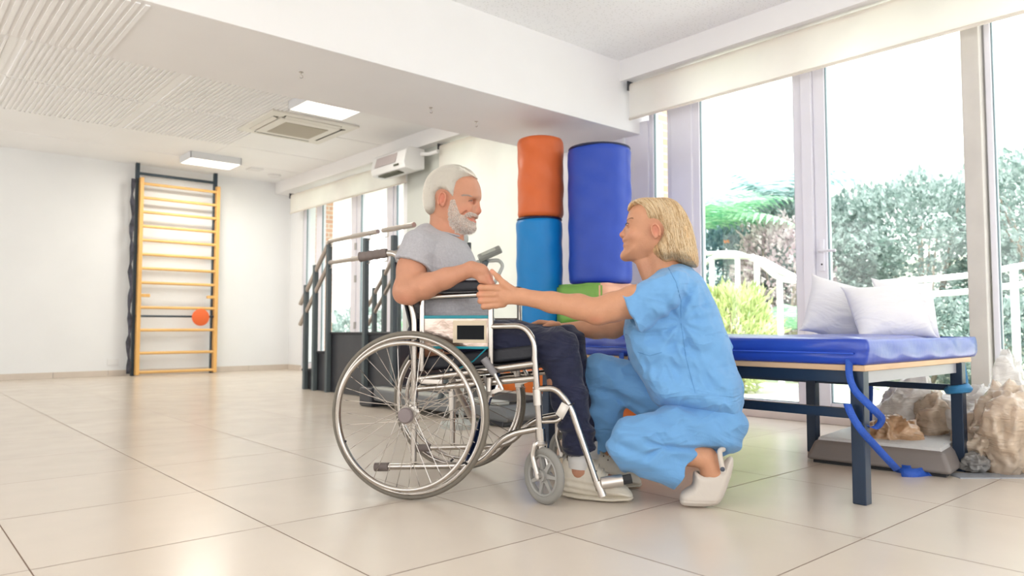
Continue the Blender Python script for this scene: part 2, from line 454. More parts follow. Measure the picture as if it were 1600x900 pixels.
# roller blinds
def cloth_grid(y0, y1, z0, z1, x, ny, nz, wob=0.004, seed=0):
    V = []; F = []
    for j in range(nz + 1):
        for i in range(ny + 1):
            yy = y0 + (y1 - y0) * i / ny; zz = z0 + (z1 - z0) * j / nz
            V.append((x + wob * math.sin(yy * 5 + seed) * (1 - j / nz) + wob * .5 * math.sin(yy * 13 + zz * 3), yy, zz))
    for j in range(nz):
        for i in range(ny):
            a = j * (ny + 1) + i; F.append((a, a + 1, a + ny + 2, a + ny + 1))
    return np_mesh('cloth', V, F)
M_blind = mat('blind_fabric', (0.88, 0.835, 0.785), rough=.8, var=.03, vscale=3, bump=.1, bscale=300, transl=.55)
M_dark = mat('dark_bracket', (.05, .05, .06), rough=.5)
def blind(y0, y1, ztop, zbot, x, label):
    t = empty('roller_blind', (x, (y0 + y1) / 2, ztop), label=label, cat='blind')
    P_ = t
    c = (y0 + y1) / 2
    me = cloth_grid(y0 - c, y1 - c, zbot - ztop, 0, 0, 60, 12)
    link('blind_fabric', me, M_blind, t)
    MB().tube([(0.03, y0 - c, -.0), (0.03, y1 - c, -.0)], .026, n=20).build('roller_tube', M_blind, t)
    MB().tube([(0, y0 - c, zbot - ztop), (0, y1 - c, zbot - ztop)], .010, n=10).build('bottom_bar', M_blind, t)
    MB().box((-.01, y0 - c - .015, -.035), (.07, y0 - c - .006, .04)).build('bracket', M_dark, t); MB().box((-.01, y1 - c + .006, -.035), (.07, y1 - c + .015, .04)).build('bracket', M_dark, t)
    return t
blind(0.0, 3.72, 2.545, 2.275, 4.50, 'long cream roller blind, mostly rolled up, above the large near windows')
blind(6.95, 9.98, 2.505, 2.255, 4.50, 'cream roller blind, mostly rolled up, above the far windows past the stair trainer')
blind(4.98, 6.32, 2.535, 0.30, 4.50, 'cream roller blind pulled down full length behind the grey haired man')
# ================================================================ OUTSIDE
rs = np.random.RandomState(5)
def leaf_mesh(cen, nrm, L, Wd, rsd):
    """many small bent leaves: cen (n,3), nrm (n,3) growth direction"""
    n = len(cen)
    d = nrm / np.linalg.norm(nrm, axis=1, keepdims=True)
    r = rsd.normal(size=(n, 3)); s = np.cross(d, r); s /= np.linalg.norm(s, axis=1, keepdims=True); t = np.cross(d, s)
    L = L * (.6 + .8 * rsd.rand(n, 1)); Wd = Wd * (.6 + .8 * rsd.rand(n, 1))
    a = cen; b = cen + d * L * .45 + s * Wd + t * L * .10; c = cen + d * L - t * L * .12; e = cen + d * L * .45 - s * Wd + t * L * .10
    V = np.stack([a, b, c, e], 1).reshape(-1, 3)
    i = np.arange(n)[:, None] * 4
    F = np.concatenate([i + [0, 1, 2], i + [0, 2, 3]], 0)
    return V, F
def plant_mat(name, c1, c2, vscale=2.5):
    m = mat(name, c1, rough=.5, var=.25, vscale=vscale, transl=.4)
    N = m.node_tree.nodes; Lk = m.node_tree.links
    nz = N.new('ShaderNodeTexNoise'); nz.inputs['Scale'].default_value = vscale * 3; nz.inputs['Detail'].default_value = 3
    tc = N.new('ShaderNodeTexCoord'); Lk.new(tc.outputs['Object'], nz.inputs['Vector'])
    cr = N.new('ShaderNodeValToRGB'); cr.color_ramp.elements[0].position = .4; cr.color_ramp.elements[1].position = .6
    cr.color_ramp.elements[0].color = (*c1, 1); cr.color_ramp.elements[1].color = (*c2, 1)
    Lk.new(nz.outputs['Fac'], cr.inputs[0]); Lk.new(cr.outputs[0], N['Principled BSDF'].inputs['Base Color'])
    for n in N:
        if n.type == 'BSDF_TRANSLUCENT': Lk.new(cr.outputs[0], n.inputs['Color'])
    return m
def bush(name, c, rad, n, L, Wd, m, label, cat='shrub', up=.4, seed=0, group=None, stems=8):
    r_ = np.random.RandomState(seed)
    q = r_.normal(size=(n, 3)); q /= np.linalg.norm(q, axis=1, keepdims=True)
    rr = .62 + .38 * r_.rand(n, 1) ** .5
    lump = 1 + .16 * np.sin(q[:, :1] * 7 + seed) * np.cos(q[:, 1:2] * 6) + .1 * np.sin(q[:, 2:3] * 11)
    p = q * rr * lump * np.array(rad); p[:, 2] += rad[2]
    keep = p[:, 2] > 0.03
    p = p[keep]; q = q[keep]
    d = q + np.array([0, 0, up]) + r_.normal(size=p.shape) * .45
    V, F = leaf_mesh(p, d, L, Wd, r_)
    root = empty(name, c, label=label, cat=cat, group=group)
    link('foliage', np_mesh('foliage', V, F), m, root, smooth=False)
    s = MB()
    for k in range(stems):
        t = r_.rand(3) - .5
        s.tube([(t[0] * .2, t[1] * .2, -.02), (t[0] * rad[0] * .8, t[1] * rad[1] * .8, rad[2] * .8), (t[0] * rad[0] * 1.4, t[1] * rad[1] * 1.4, rad[2] * 1.5)], [.03, .02, .008], n=6)
    s.build('stem', mat('bark', (.30, .25, .20), rough=.9, var=.2), root)
    return root
M_hedge = plant_mat('hedge_leaf', (0.19, 0.28, 0.25), (0.50, 0.59, 0.57))
M_lime = plant_mat('lime_leaf', (0.46, 0.56, 0.24), (0.80, 0.86, 0.52))
M_palm = plant_mat('palm_leaf', (0.20, 0.48, 0.28), (0.50, 0.76, 0.52))
M_blue = plant_mat('bluish_leaf', (0.18, 0.30, 0.30), (0.46, 0.60, 0.60))
M_pink = plant_mat('pinkish_leaf', (0.50, 0.38, 0.42), (0.75, 0.66, 0.68))
M_flower = mat('orange_flower', (0.95, 0.30, 0.06), rough=.6)
M_white = mat('white_rail_paint', (0.86, 0.87, 0.88), rough=.5)
M_stone = mat('pale_paving', (0.74, 0.71, 0.66), rough=.8, var=.06, vscale=3, bump=.2, bscale=20)
M_grass = mat('grass_ground', (0.44, 0.46, 0.36), rough=.9, var=.3, vscale=5, bump=.4, bscale=40)
MB().box((4.90, -6, -.14), (7.3, 16, -.04)).build('terrace', M_stone, kind='structure')
MB().box((7.3, -8, -.14), (26, 30, -.05)).build('lawn', M_grass, kind='structure')
# sloping bank behind the railing
def bank():
    V = []; F = []; nx, ny = 20, 40
    for i in range(nx + 1):
        for j in range(ny + 1):
            x = 8.6 + 9 * i / nx; y = -4 + 24 * j / ny
            V.append((x, y, -.06 + 1.5 * (i / nx) + .12 * math.sin(x * 1.7 + y) * min(1, i / 3)))
    for i in range(nx):
        for j in range(ny):
            a = i * (ny + 1) + j; F.append((a, a + ny + 1, a + ny + 2, a + 1))
    link('garden_bank', np_mesh('bank', V, F), M_grass, kind='structure')
bank()
# tall hedge, built of individual shrubs standing in a row
hedge = [(10.9, 0.6, 1.15, 'far right of the view, beside the beige post'), (10.8, 2.3, 1.28, 'seen right of the beige window post'),
         (11.0, 3.9, 1.20, 'behind the right pane, above the pillows'), (10.7, 5.3, 1.15, 'right of the window handle')]
for k, (x, y, h_, w_) in enumerate(hedge):
    bush('hedge_shrub', (x, y, .35), (1.0, 1.15, h_), 9000, .085, .030, M_hedge if k != 0 else M_blue,
         'tall grey green hedge shrub ' + w_, 'shrub', seed=20 + k)
bush('green_shrub', (10.7, 7.0, .35), (.9, 1.0, 1.0), 7000, .10, .035, M_blue, 'bluish green shrub behind the palms, left part of the left pane', seed=31)
bush('green_shrub', (10.5, 8.4, .35), (.9, 1.0, .95), 6000, .10, .035, M_palm, 'fresh green shrub furthest left behind the palms', seed=32)
fl_ = []
for k, (x, y, z) in enumerate([(10.0, 5.4, 2.0), (9.95, 5.1, 2.1), (9.9, 4.9, 2.2), (9.95, 5.0, 1.9), (9.9, 5.25, 1.75), (9.9, 4.7, 2.25), (10.1, 6.6, 2.3), (9.6, 6.1, 1.9)]):
    m = MB()
    for a in range(14):
        t = a * 2.4; d = np.array([math.cos(t), math.sin(t), .5 * math.sin(a)]) * .06
        c = np.array((x, y, z)) + d * .5
        m.lathe(c, d, [(.003, -.012), (.013, 0), (.010, .008), (.003, .012)], n=6)
    m.build('orange_flower', M_flower, label='cluster of small orange blossoms on the shrubs beyond the window glass', cat='flower', group='orange blossoms on the hedge')
# palm like plants left pane
def palm(c, n, L, droop, m, label, seed, wid=.5, hc=1.0):
    r_ = np.random.RandomState(seed)
    root = empty('palm', c, label=label, cat='palm')
    tr = MB(); tr.tube([(0, 0, -.05), (.03, .02, hc * .5), (.0, .05, hc)], [.10, .08, .07], n=10); tr.build('trunk', MATS['bark'], root)
    for k in range(n):
        az = 2 * PI * k / n + r_.rand() * .3; el = .5 + .7 * r_.rand(); V = []; F = []
        S = 16; pts = []
        for i in range(S + 1):
            t = i / S; rad = L * t * math.cos(el * (1 - .5 * t)); z = hc + L * (math.sin(el) * t - droop * t * t)
            pts.append(np.array([math.cos(az) * rad, math.sin(az) * rad, z]))
        side = np.array([-math.sin(az), math.cos(az), 0])
        for i in range(1, S):
            for sgn in (-1, 1):
                ll = wid * L * math.sin(PI * (i / S) ** .8) * .55 + .03
                d = (pts[i + 1] - pts[i]); d /= np.linalg.norm(d)
                tip = pts[i] + side * sgn * ll + d * ll * .5 - np.array([0, 0, ll * .3])
                n0 = len(V); V += [pts[i], pts[i] + d * L / S * .8, tip]; F.append((n0, n0 + 1, n0 + 2))
        me = np_mesh('frond', V, F); link('frond', me, m, root, smooth=False)
palm((9.0, 6.15, 0.0), 15, 1.5, .60, M_palm, 'light green palm with long drooping fronds beyond the left pane', 3, .8, hc=2.0)
palm((10.4, 5.75, .25), 14, 1.6, .6, M_blue, 'darker bluish palm standing behind the light green palm', 4, hc=2.05)
palm((8.6, 4.45, -.05), 12, .9, .5, M_palm, 'low green strap leaved plant right of the window handle', 8, .6, hc=.62)
bush('flowering_shrub', (9.6, 5.2, .1), (.7, .6, 1.05), 3500, .09, .03, M_pink, 'pinkish flowering shrub between the palms and the hedge', seed=9)
for k, (x, y, s, w_) in enumerate([(6.9, 5.3, .55, 'leftmost behind the blonde woman'), (6.75, 4.75, .50, 'in the middle of the left pane'), (6.7, 4.2, .55, 'next to the white mullion'), (7.2, 5.9, .6, 'furthest left, near the white stair rail')]):
    bush('lime_shrub', (x, y, -.05), (.42, .42, s), 3000, .10, .012, M_lime, 'bright lime green grassy shrub ' + w_, seed=40 + k, up=1.0)
for k, (x, y, s, w_) in enumerate([(8.9, 1.3, .48, 'at the right edge behind the beige post'), (8.8, 2.3, .5, 'below the white ramp rail, right of the pillows'), (8.9, 3.2, .5, 'below the white ramp rail, behind the pillows')]):
    bush('low_hedge', (x, y, -.05), (.35, .62, s), 3500, .06, .02, M_hedge, 'low clipped green hedge ' + w_, seed=60 + k)
# pale slender plant right
bush('pale_plant', (6.6, .95, -.05), (.16, .16, .62), 500, .16, .03, M_lime, 'slender pale green plant seen through the rightmost pane', seed=80, up=1.5)
# white ramp rail and stair rail
def rail(name, lines, posts, label, r=.03):
    root = empty(name, tuple(lines[0][0]), label=label, cat='railing')
    o = np.array(lines[0][0])
    for ln in lines: MB().tube([np.array(p) - o for p in ln], r, n=10, fr=.12).build('handrail', M_white, root)
    for a, b in posts: MB().tube([np.array(a) - o, np.array(b) - o], r * 1.15, n=10).build('post', M_white, root)
    return root
a = on_x(1365, 443, 8.0); b = on_x(1510, 431, 8.0); c = on_x(1625, 410, 8.0)
a2 = on_x(1360, 466, 8.0); b2 = on_x(1510, 456, 8.0); c2 = on_x(1625, 440, 8.0)
rail('ramp_railing', [[a, b, c], [a2, b2, c2]], [((8, y, -.1), (8, y, z)) for y, z in ((3.25, 1.05), (2.05, 1.15))],
     'white two bar ramp railing beyond the right pane')
def stair_rail(X, pts, label):
    q = [on_x(u, v, X) for u, v in pts]
    rail('stair_railing', [q], [((X, p[1], -.1), (X, p[1], p[2])) for p in q[1:-1]], label, .026)
stair_rail(7.6, [(1095, 397), (1152, 394), (1262, 445)], 'white outdoor stair handrail, the further of the two behind the woman')
stair_rail(7.0, [(1088, 425), (1112, 401), (1182, 401), (1275, 450)], 'white outdoor stair handrail, the nearer of the two behind the woman')
stair_rail(6.6, [(1175, 400), (1218, 438), (1275, 440)], 'short white stair handrail descending beside the near one')
# brick faced columns outside
def brick_mat():
    m = mat('brick', (.62, .33, .20), rough=.8)
    N = m.node_tree.nodes; L = m.node_tree.links
    br = N.new('ShaderNodeTexBrick'); br.inputs['Scale'].default_value = 1; br.inputs['Color1'].default_value = (.66, .34, .22, 1)
    br.inputs['Color2'].default_value = (.74, .44, .30, 1); br.inputs['Mortar'].default_value = (.75, .68, .6, 1)
    br.inputs['Brick Width'].default_value = .25; br.inputs['Row Height'].default_value = .07; br.inputs['Mortar Size'].default_value = .008
    tc = N.new('ShaderNodeTexCoord'); mp = N.new('ShaderNodeMapping'); mp.inputs['Rotation'].default_value = (PI / 2, 0, 0)
    L.new(tc.outputs['Object'], mp.inputs[0]); L.new(mp.outputs[0], br.inputs['Vector']); L.new(br.outputs[0], N['Principled BSDF'].inputs['Base Color'])
    return m
M_brick = brick_mat()
MB().box((5.15, 3.98, -.1), (5.45, 4.22, 3.1)).build('brick_column', M_brick, kind='structure')
MB().box((5.15, 10.50, -.1), (5.45, 10.78, 3.1)).build('brick_column', M_brick, kind='structure')
# far pale building
M_fac = mat('pale_facade', (.90, .90, .90), rough=.9, var=.03)
M_winb = mat('facade_window', (.78, .82, .85), rough=.5)
bl = empty('apartment_building', (24, 12, 0), label='pale apartment building with long balconies far beyond the hedge', cat='building')
MB().box((0, -20, 0), (8, 16, 12)).build('wall', M_fac, bl)
for k in range(4):
    MB().box((-1.0, -20, 2.6 + 2.9 * k), (0, 16, 2.75 + 2.9 * k)).build('balcony_slab', M_fac, bl)
    MB().box((-1.0, -20, 2.75 + 2.9 * k), (-.94, 16, 3.5 + 2.9 * k)).build('balcony_parapet', M_fac, bl)
    for j in range(8):
        MB().box((-.02, -18 + 4.2 * j, 2.9 + 2.9 * k), (.0, -16 + 4.2 * j, 4.9 + 2.9 * k)).build('window', M_winb, bl)
# garden wall far left behind the far windows
MB().box((9.5, 8.6, 0), (9.8, 22, 2.1)).build('garden_wall', mat('rough_stone_wall', (.62, .60, .62), rough=.9, var=.2, vscale=6, bump=.5, bscale=12), kind='structure')
MB().box((4.9, 7.5, 2.62), (7.0, 16, 2.75)).build('canopy', M_fac, kind='structure')
bush('green_shrub', (8.3, 11.2, -.05), (.8, 1.0, .62), 3500, .09, .03, M_palm, 'round green shrub outside the far windows left of the wheelchair', seed=90)
bush('green_shrub', (8.2, 14.0, -.05), (.8, 1.0, .55), 3000, .09, .03, M_hedge, 'dark green shrub outside the far windows near the back corner', seed=91)
# ================================================================ IMPLICIT SURFACES FOR BODIES AND CLOTHES
_vn = np.random.RandomState(11).rand(32, 32, 32).astype(np.float32)
def vnoise(x, y, z, f=1.0, s=0.0):
    x = x * f + s; y = y * f + s * 1.7; z = z * f + s * 2.3
    x, y, z = np.broadcast_arrays(x, y, z)
    xi = np.floor(x).astype(np.int32); yi = np.floor(y).astype(np.int32); zi = np.floor(z).astype(np.int32)
    fx = x - xi; fy = y - yi; fz = z - zi
    fx = fx * fx * (3 - 2 * fx); fy = fy * fy * (3 - 2 * fy); fz = fz * fz * (3 - 2 * fz)
    g = lambda a, b, c: _vn[(xi + a) & 31, (yi + b) & 31, (zi + c) & 31]
    return ((g(0, 0, 0) * (1 - fx) + g(1, 0, 0) * fx) * (1 - fy) + (g(0, 1, 0) * (1 - fx) + g(1, 1, 0) * fx) * fy) * (1 - fz) + \
           ((g(0, 0, 1) * (1 - fx) + g(1, 0, 1) * fx) * (1 - fy) + (g(0, 1, 1) * (1 - fx) + g(1, 1, 1) * fx) * fy) * fz - .5
def smin(a, b, k):
    if k <= 0: return np.minimum(a, b)
    h = np.maximum(k - np.abs(a - b), 0) / k
    return np.minimum(a, b) - h * h * k * .25
def smax(a, b, k): return -smin(-a, -b, k)
class Cone:
    """capsule with a radius that changes along it; nrm/sq stretch the section across one direction"""
    def __init__(s, a, b, r1, r2, nrm=None, sq=1.0):
        s.a = np.array(a, float); s.b = np.array(b, float); s.r1 = r1; s.r2 = r2
        s.n = None if nrm is None else np.array(nrm, float) / np.linalg.norm(nrm); s.sq = sq
        R = max(r1, r2) * max(1.0, 1.0 / sq)
        s.lo = np.minimum(s.a, s.b) - R; s.hi = np.maximum(s.a, s.b) + R
    def __call__(s, x, y, z):
        ab = s.b - s.a; L = ab @ ab + 1e-12
        px, py, pz = x - s.a[0], y - s.a[1], z - s.a[2]
        t = np.clip((px * ab[0] + py * ab[1] + pz * ab[2]) / L, 0, 1)
        qx, qy, qz = px - t * ab[0], py - t * ab[1], pz - t * ab[2]
        if s.n is not None:
            k = (qx * s.n[0] + qy * s.n[1] + qz * s.n[2]) * (s.sq - 1)
            qx = qx + k * s.n[0]; qy = qy + k * s.n[1]; qz = qz + k * s.n[2]
        return np.sqrt(qx * qx + qy * qy + qz * qz) - (s.r1 + (s.r2 - s.r1) * t)
class Ell:
    def __init__(s, c, r, R=None):
        s.c = np.array(c, float); s.r = np.array(r, float); s.R = None if R is None else np.array(R, float)
        m = max(r); s.lo = s.c - m; s.hi = s.c + m
    def __call__(s, x, y, z):
        px, py, pz = x - s.c[0], y - s.c[1], z - s.c[2]
        if s.R is not None:
            R = s.R; px, py, pz = (R[0, 0] * px + R[1, 0] * py + R[2, 0] * pz, R[0, 1] * px + R[1, 1] * py + R[2, 1] * pz, R[0, 2] * px + R[1, 2] * py + R[2, 2] * pz)
        k = np.sqrt((px / s.r[0]) ** 2 + (py / s.r[1]) ** 2 + (pz / s.r[2]) ** 2)
        k2 = np.sqrt((px / s.r[0] ** 2) ** 2 + (py / s.r[1] ** 2) ** 2 + (pz / s.r[2] ** 2) ** 2) + 1e-9
        return np.maximum(k * (k - 1) / k2, (k - 1) * s.r.max() * .0 - 1)
def poly_sd(poly, x, z):
    """signed distance (inside negative) to a closed 2D polygon"""
    poly = np.array(poly, float); x, z = np.broadcast_arrays(x, z)
    d = np.full(x.shape, 1e9); sgn = np.ones(x.shape)
    n = len(poly)
    for i in range(n):
        a = poly[i]; b = poly[i - 1]; e = b - a
        wx = x - a[0]; wz = z - a[1]
        t = np.clip((wx * e[0] + wz * e[1]) / (e @ e + 1e-12), 0, 1)
        dx = wx - e[0] * t; dz = wz - e[1] * t; d = np.minimum(d, dx * dx + dz * dz)
        c1 = z >= a[1]; c2 = z < b[1]; c3 = e[0] * wz > e[1] * wx
        flip = (c1 & c2 & c3) | (~c1 & ~c2 & ~c3)
        sgn = np.where(flip, -sgn, sgn)
    return sgn * np.sqrt(d)
def smooth_poly(p, it=2):
    p = np.array(p, float)
    for _ in range(it):
        q = np.roll(p, -1, 0); p = np.stack([.75 * p + .25 * q, .25 * p + .75 * q], 1).reshape(-1, 2)
    return p
class Prof:
    """a body given by its side outline (x,z) and a half width w(x,z), rounded over a rim of radius R"""
    def __init__(s, poly, w, R, y0=0.0, it=2, wmax=.25):
        s.p = smooth_poly(poly, it); s.w = w; s.R = R; s.y0 = y0
        s.lo = np.array([s.p[:, 0].min(), y0 - wmax, s.p[:, 1].min()]); s.hi = np.array([s.p[:, 0].max(), y0 + wmax, s.p[:, 1].max()])
    def h(s, x, z):
        sd = poly_sd(s.p, x, z); R = s.R(x, z) if callable(s.R) else s.R
        t = np.clip(-sd / R, 0, 1); return s.w(x, z) * np.sqrt(np.maximum(1 - (1 - t) ** 2, 0)), sd
    def __call__(s, x, y, z):
        h, sd = s.h(x, z); y0 = s.y0(x, z) if callable(s.y0) else s.y0
        a = np.abs(y - y0)
        out = np.sqrt(np.maximum(sd, 0) ** 2 + a * a * (sd > 0))
        ins = (a - h) * .75
        return np.where(sd > 0, np.maximum(out, sd), ins + 0 * out)
class Cut:
    """intersection of f with half spaces [(point, normal)], minus shapes"""
    def __init__(s, f, planes=(), sub=(), disp=None):
        s.f = f; s.pl = [(np.array(p, float), np.array(n, float) / np.linalg.norm(n)) for p, n in planes]; s.sub = sub; s.disp = disp
        s.lo = f.lo; s.hi = f.hi
    def __call__(s, x, y, z):
        d = s.f(x, y, z)
        if s.disp is not None: d = d + s.disp(x, y, z)
        for p, n in s.pl: d = np.maximum(d, (x - p[0]) * n[0] + (y - p[1]) * n[1] + (z - p[2]) * n[2])
        for q in s.sub: d = np.maximum(d, -q(x, y, z))
        return d
class Union:
    def __init__(s, fs, k=.02):
        s.fs = fs; s.k = k; s.lo = np.min([f.lo for f in fs], 0); s.hi = np.max([f.hi for f in fs], 0)
    def __call__(s, x, y, z):
        d = s.fs[0](x, y, z)
        for f in s.fs[1:]: d = smin(d, f(x, y, z), s.k)
        return d
def axis(*seg):
    """non uniform axis: (start, step, end, step, end ...)"""
    out = [seg[0]]
    for st, en in zip(seg[1::2], seg[2::2]):
        n = max(1, int(round((en - out[-1]) / st))); out += list(np.linspace(out[-1], en, n + 1)[1:])
    return np.array(out)
class Grid:
    def __init__(s, ax, ay, az):
        s.ax, s.ay, s.az = ax, ay, az
        s.d = np.full((len(ax), len(ay), len(az)), .2, np.float32)
    def sl(s, lo, hi, pad):
        r = []
        for a, l, h in zip((s.ax, s.ay, s.az), lo, hi):
            i = max(0, np.searchsorted(a, l - pad) - 1); j = min(len(a), np.searchsorted(a, h + pad) + 1); r.append(slice(i, max(j, i + 1)))
        return tuple(r)
    def ev(s, f, pad):
        S = s.sl(f.lo, f.hi, pad)
        x = s.ax[S[0]][:, None, None]; y = s.ay[S[1]][None, :, None]; z = s.az[S[2]][None, None, :]
        return S, f(x, y, z)
    def add(s, f, k=.02, pad=None):
        S, v = s.ev(f, pad if pad is not None else max(k, .012)); s.d[S] = smin(s.d[S], v.astype(np.float32), k); return s
    def sub(s, f, k=.01):
        S, v = s.ev(f, k + .012); s.d[S] = smax(s.d[S], -v.astype(np.float32), k); return s
    def limb(s, pts, k=.015, nrm=None, sq=1.0):
        for (a, r1), (b, r2) in zip(pts[:-1], pts[1:]): s.add(Cone(a, b, r1, r2, nrm, sq), k)
        return s
    def disp(s, fn, lo=None, hi=None):
        S = s.sl(lo, hi, 0) if lo is not None else (slice(None),) * 3
        x = s.ax[S[0]][:, None, None]; y = s.ay[S[1]][None, :, None]; z = s.az[S[2]][None, None, :]
        s.d[S] += fn(x, y, z).astype(np.float32); return s
    def surf(s, x, z, side):
        """y of the outer surface at (x,z) on side -1/+1"""
        i = int(np.argmin(abs(s.ax - x))); k = int(np.argmin(abs(s.az - z))); c = s.d[i, :, k]
        idx = np.where(c < 0)[0]
        if len(idx) == 0: return None
        j = idx[0] if side < 0 else idx[-1]; j2 = j + side
        t = c[j] / (c[j] - c[j2]); return float(s.ay[j] + (s.ay[j2] - s.ay[j]) * t)
    def mesh(s, smooth=1):
        d = s.d; ins = d < 0
        nx, ny, nz = d.shape
        c = np.zeros((nx - 1, ny - 1, nz - 1), np.uint8)
        for a in (0, 1):
            for b in (0, 1):
                for e in (0, 1): c += ins[a:nx - 1 + a, b:ny - 1 + b, e:nz - 1 + e]
        act = np.argwhere((c > 0) & (c < 8)); del c
        I = np.full((nx - 1, ny - 1, nz - 1), -1, np.int32); I[act[:, 0], act[:, 1], act[:, 2]] = np.arange(len(act))
        corners = [(a, b, e) for a in (0, 1) for b in (0, 1) for e in (0, 1)]
        val = np.stack([d[act[:, 0] + a, act[:, 1] + b, act[:, 2] + e] for a, b, e in corners], 1)
        pos = np.stack([np.stack([s.ax[act[:, 0] + a], s.ay[act[:, 1] + b], s.az[act[:, 2] + e]], 1) for a, b, e in corners], 1)
        acc = np.zeros((len(act), 3)); cnt = np.zeros(len(act))
        for i in range(8):
            for j in range(i + 1, 8):
                if sum(abs(p - q) for p, q in zip(corners[i], corners[j])) != 1: continue
                m = (val[:, i] < 0) != (val[:, j] < 0)
                t = val[m, i] / (val[m, i] - val[m, j]); acc[m] += pos[m, i] + (pos[m, j] - pos[m, i]) * t[:, None]; cnt[m] += 1
        V = acc / cnt[:, None]
        F = []
        def q(e, o1, o2, flip):
            a = I[tuple(e.T)]; b = I[tuple((e - o1).T)]; c_ = I[tuple((e - o1 - o2).T)]; d_ = I[tuple((e - o2).T)]
            f = np.stack([a, b, c_, d_], 1); f[flip] = f[flip][:, ::-1]; return f
        X = np.array([1, 0, 0]); Y = np.array([0, 1, 0]); Z = np.array([0, 0, 1])
        e = np.argwhere(ins[:-1, 1:-1, 1:-1] != ins[1:, 1:-1, 1:-1]) + Y + Z; F.append(q(e, Y, Z, ~ins[tuple(e.T)]))
        e = np.argwhere(ins[1:-1, :-1, 1:-1] != ins[1:-1, 1:, 1:-1]) + X + Z; F.append(q(e, Z, X, ~ins[tuple(e.T)]))
        e = np.argwhere(ins[1:-1, 1:-1, :-1] != ins[1:-1, 1:-1, 1:]) + X + Y; F.append(q(e, X, Y, ~ins[tuple(e.T)]))
        F = np.concatenate(F); F = F[(F >= 0).all(1)]
        for _ in range(smooth):
            acc = np.zeros_like(V); cn = np.zeros(len(V))
            for k in range(4):
                a = F[:, k]; b = F[:, (k + 1) % 4]
                for ax_ in range(3):
                    acc[:, ax_] += np.bincount(a, V[b, ax_], len(V)) + np.bincount(b, V[a, ax_], len(V))
                cn += np.bincount(a, minlength=len(V)) + np.bincount(b, minlength=len(V))
            V = .5 * V + .5 * acc / cn[:, None]
        return V, F
def fast_mesh(name, V, F):
    me = bpy.data.meshes.new(name); n = len(V); m = len(F)
    me.vertices.add(n); me.vertices.foreach_set('co', np.ascontiguousarray(V, np.float32).ravel())
    me.loops.add(m * 4); me.loops.foreach_set('vertex_index', np.ascontiguousarray(F, np.int32).ravel())
    me.polygons.add(m); me.polygons.foreach_set('loop_start', np.arange(0, m * 4, 4, dtype=np.int32))
    me.update(calc_edges=True); me.validate()
    return me
def paint(me, V, base, blobs, name='tone'):
    """blobs: (centre, radii, colour, strength) in the mesh's own space"""
    col = np.tile(np.array(base, float), (len(V), 1))
    for c, r, cc, st in blobs:
        k = (((V - np.array(c)) / np.array(r)) ** 2).sum(1); w = st * np.exp(-k * 1.2)[:, None]
        col = col * (1 - w) + np.array(cc) * w
    a = me.color_attributes.new(name, 'FLOAT_COLOR', 'POINT')
    a.data.foreach_set('color', np.concatenate([col, np.ones((len(V), 1))], 1).astype(np.float32).ravel())
def strands(lines, r, taper=.3):
    """lines (n,k,3) -> thin three sided tubes"""
    L = np.asarray(lines, float); n, k, _ = L.shape
    T = np.gradient(L, axis=1); T /= np.linalg.norm(T, axis=2, keepdims=True) + 1e-9
    up = np.array([.31, .91, .27]); A = np.cross(T, up); A /= np.linalg.norm(A, axis=2, keepdims=True) + 1e-9; B_ = np.cross(T, A)
    rad = (r * np.linspace(1, taper, k))[None, :, None]
    V = np.stack([L + rad * (math.cos(t) * A + math.sin(t) * B_) for t in (0, 2.094, 4.189)], 2).reshape(-1, 3)
    i = (np.arange(n)[:, None] * k + np.arange(k - 1)[None, :]).reshape(-1) * 3
    F = np.concatenate([np.stack([i + j, i + (j + 1) % 3, i + 3 + (j + 1) % 3, i + 3 + j], 1) for j in range(3)])
    return V, F
# ================================================================ CEILING FITTINGS
M_steelp = mat('dark_blue_steel', (0.035, 0.055, 0.075), rough=.35, metal=.3, spec=.5)
M_chrome = mat('chrome', (0.50, 0.465, 0.43), rough=.18, metal=1.0)
M_plast = mat('white_plastic', (0.80, 0.80, 0.80), rough=.4)
M_lampb = mat('lamp_housing', (0.74, 0.75, 0.78), rough=.4)
def diffuser():
    m = mat('lamp_diffuser', (1, .97, .88), rough=.5, emit=(1.0, .95, .82, 1.0)); return m
M_diff = diffuser()
def ceiling_lamp(x, y, sx, sy, label):
    t = empty('ceiling_light', (x, y, ZC), label=label, cat='light')
    m = MB(); z0 = -.085; w = .012
    m.box((-sx / 2, -sy / 2, z0), (sx / 2, -sy / 2 + w, 0)); m.box((-sx / 2, sy / 2 - w, z0), (sx / 2, sy / 2, 0))
    m.box((-sx / 2, -sy / 2, z0), (-sx / 2 + w, sy / 2, 0)); m.box((sx / 2 - w, -sy / 2, z0), (sx / 2, sy / 2, 0))
    m.build('housing', M_lampb, t, bevel=.003)
    MB().box((-sx / 2 + w, -sy / 2 + w, z0 + .004), (sx / 2 - w, sy / 2 - w, z0 + .012)).build('diffuser', M_diff, t, smooth=0)
    a = bpy.data.lights.new('lamp', 'AREA'); a.shape = 'RECTANGLE'; a.size = sx - .05; a.size_y = sy - .05; a.energy = 10; a.color = (1, .95, .86)
    l = bpy.data.objects.new('lamp_light', a); COL.objects.link(l); l.parent = t; l.location = (0, 0, z0 - .004)
ceiling_lamp(3.16, 9.35, .62, .42, 'square white surface ceiling light near the wall bars')
ceiling_lamp(3.18, 6.20, .56, .62, 'square white surface ceiling light beside the air conditioning cassette, partly behind the beam')
ac = empty('air_conditioner', (3.36, 7.30, ZC), label='square cream ceiling air conditioning cassette with beige grille', cat='air conditioner')
M_cream = mat('cream_plastic', (.80, .78, .72), rough=.45)
m = MB(); S = .475
m.prism([(-S, -S), (S, -S), (S, S), (-S, S)], (0, 0, -.012), (1, 0, 0), (0, 1, 0), (0, 0, 1), .024)
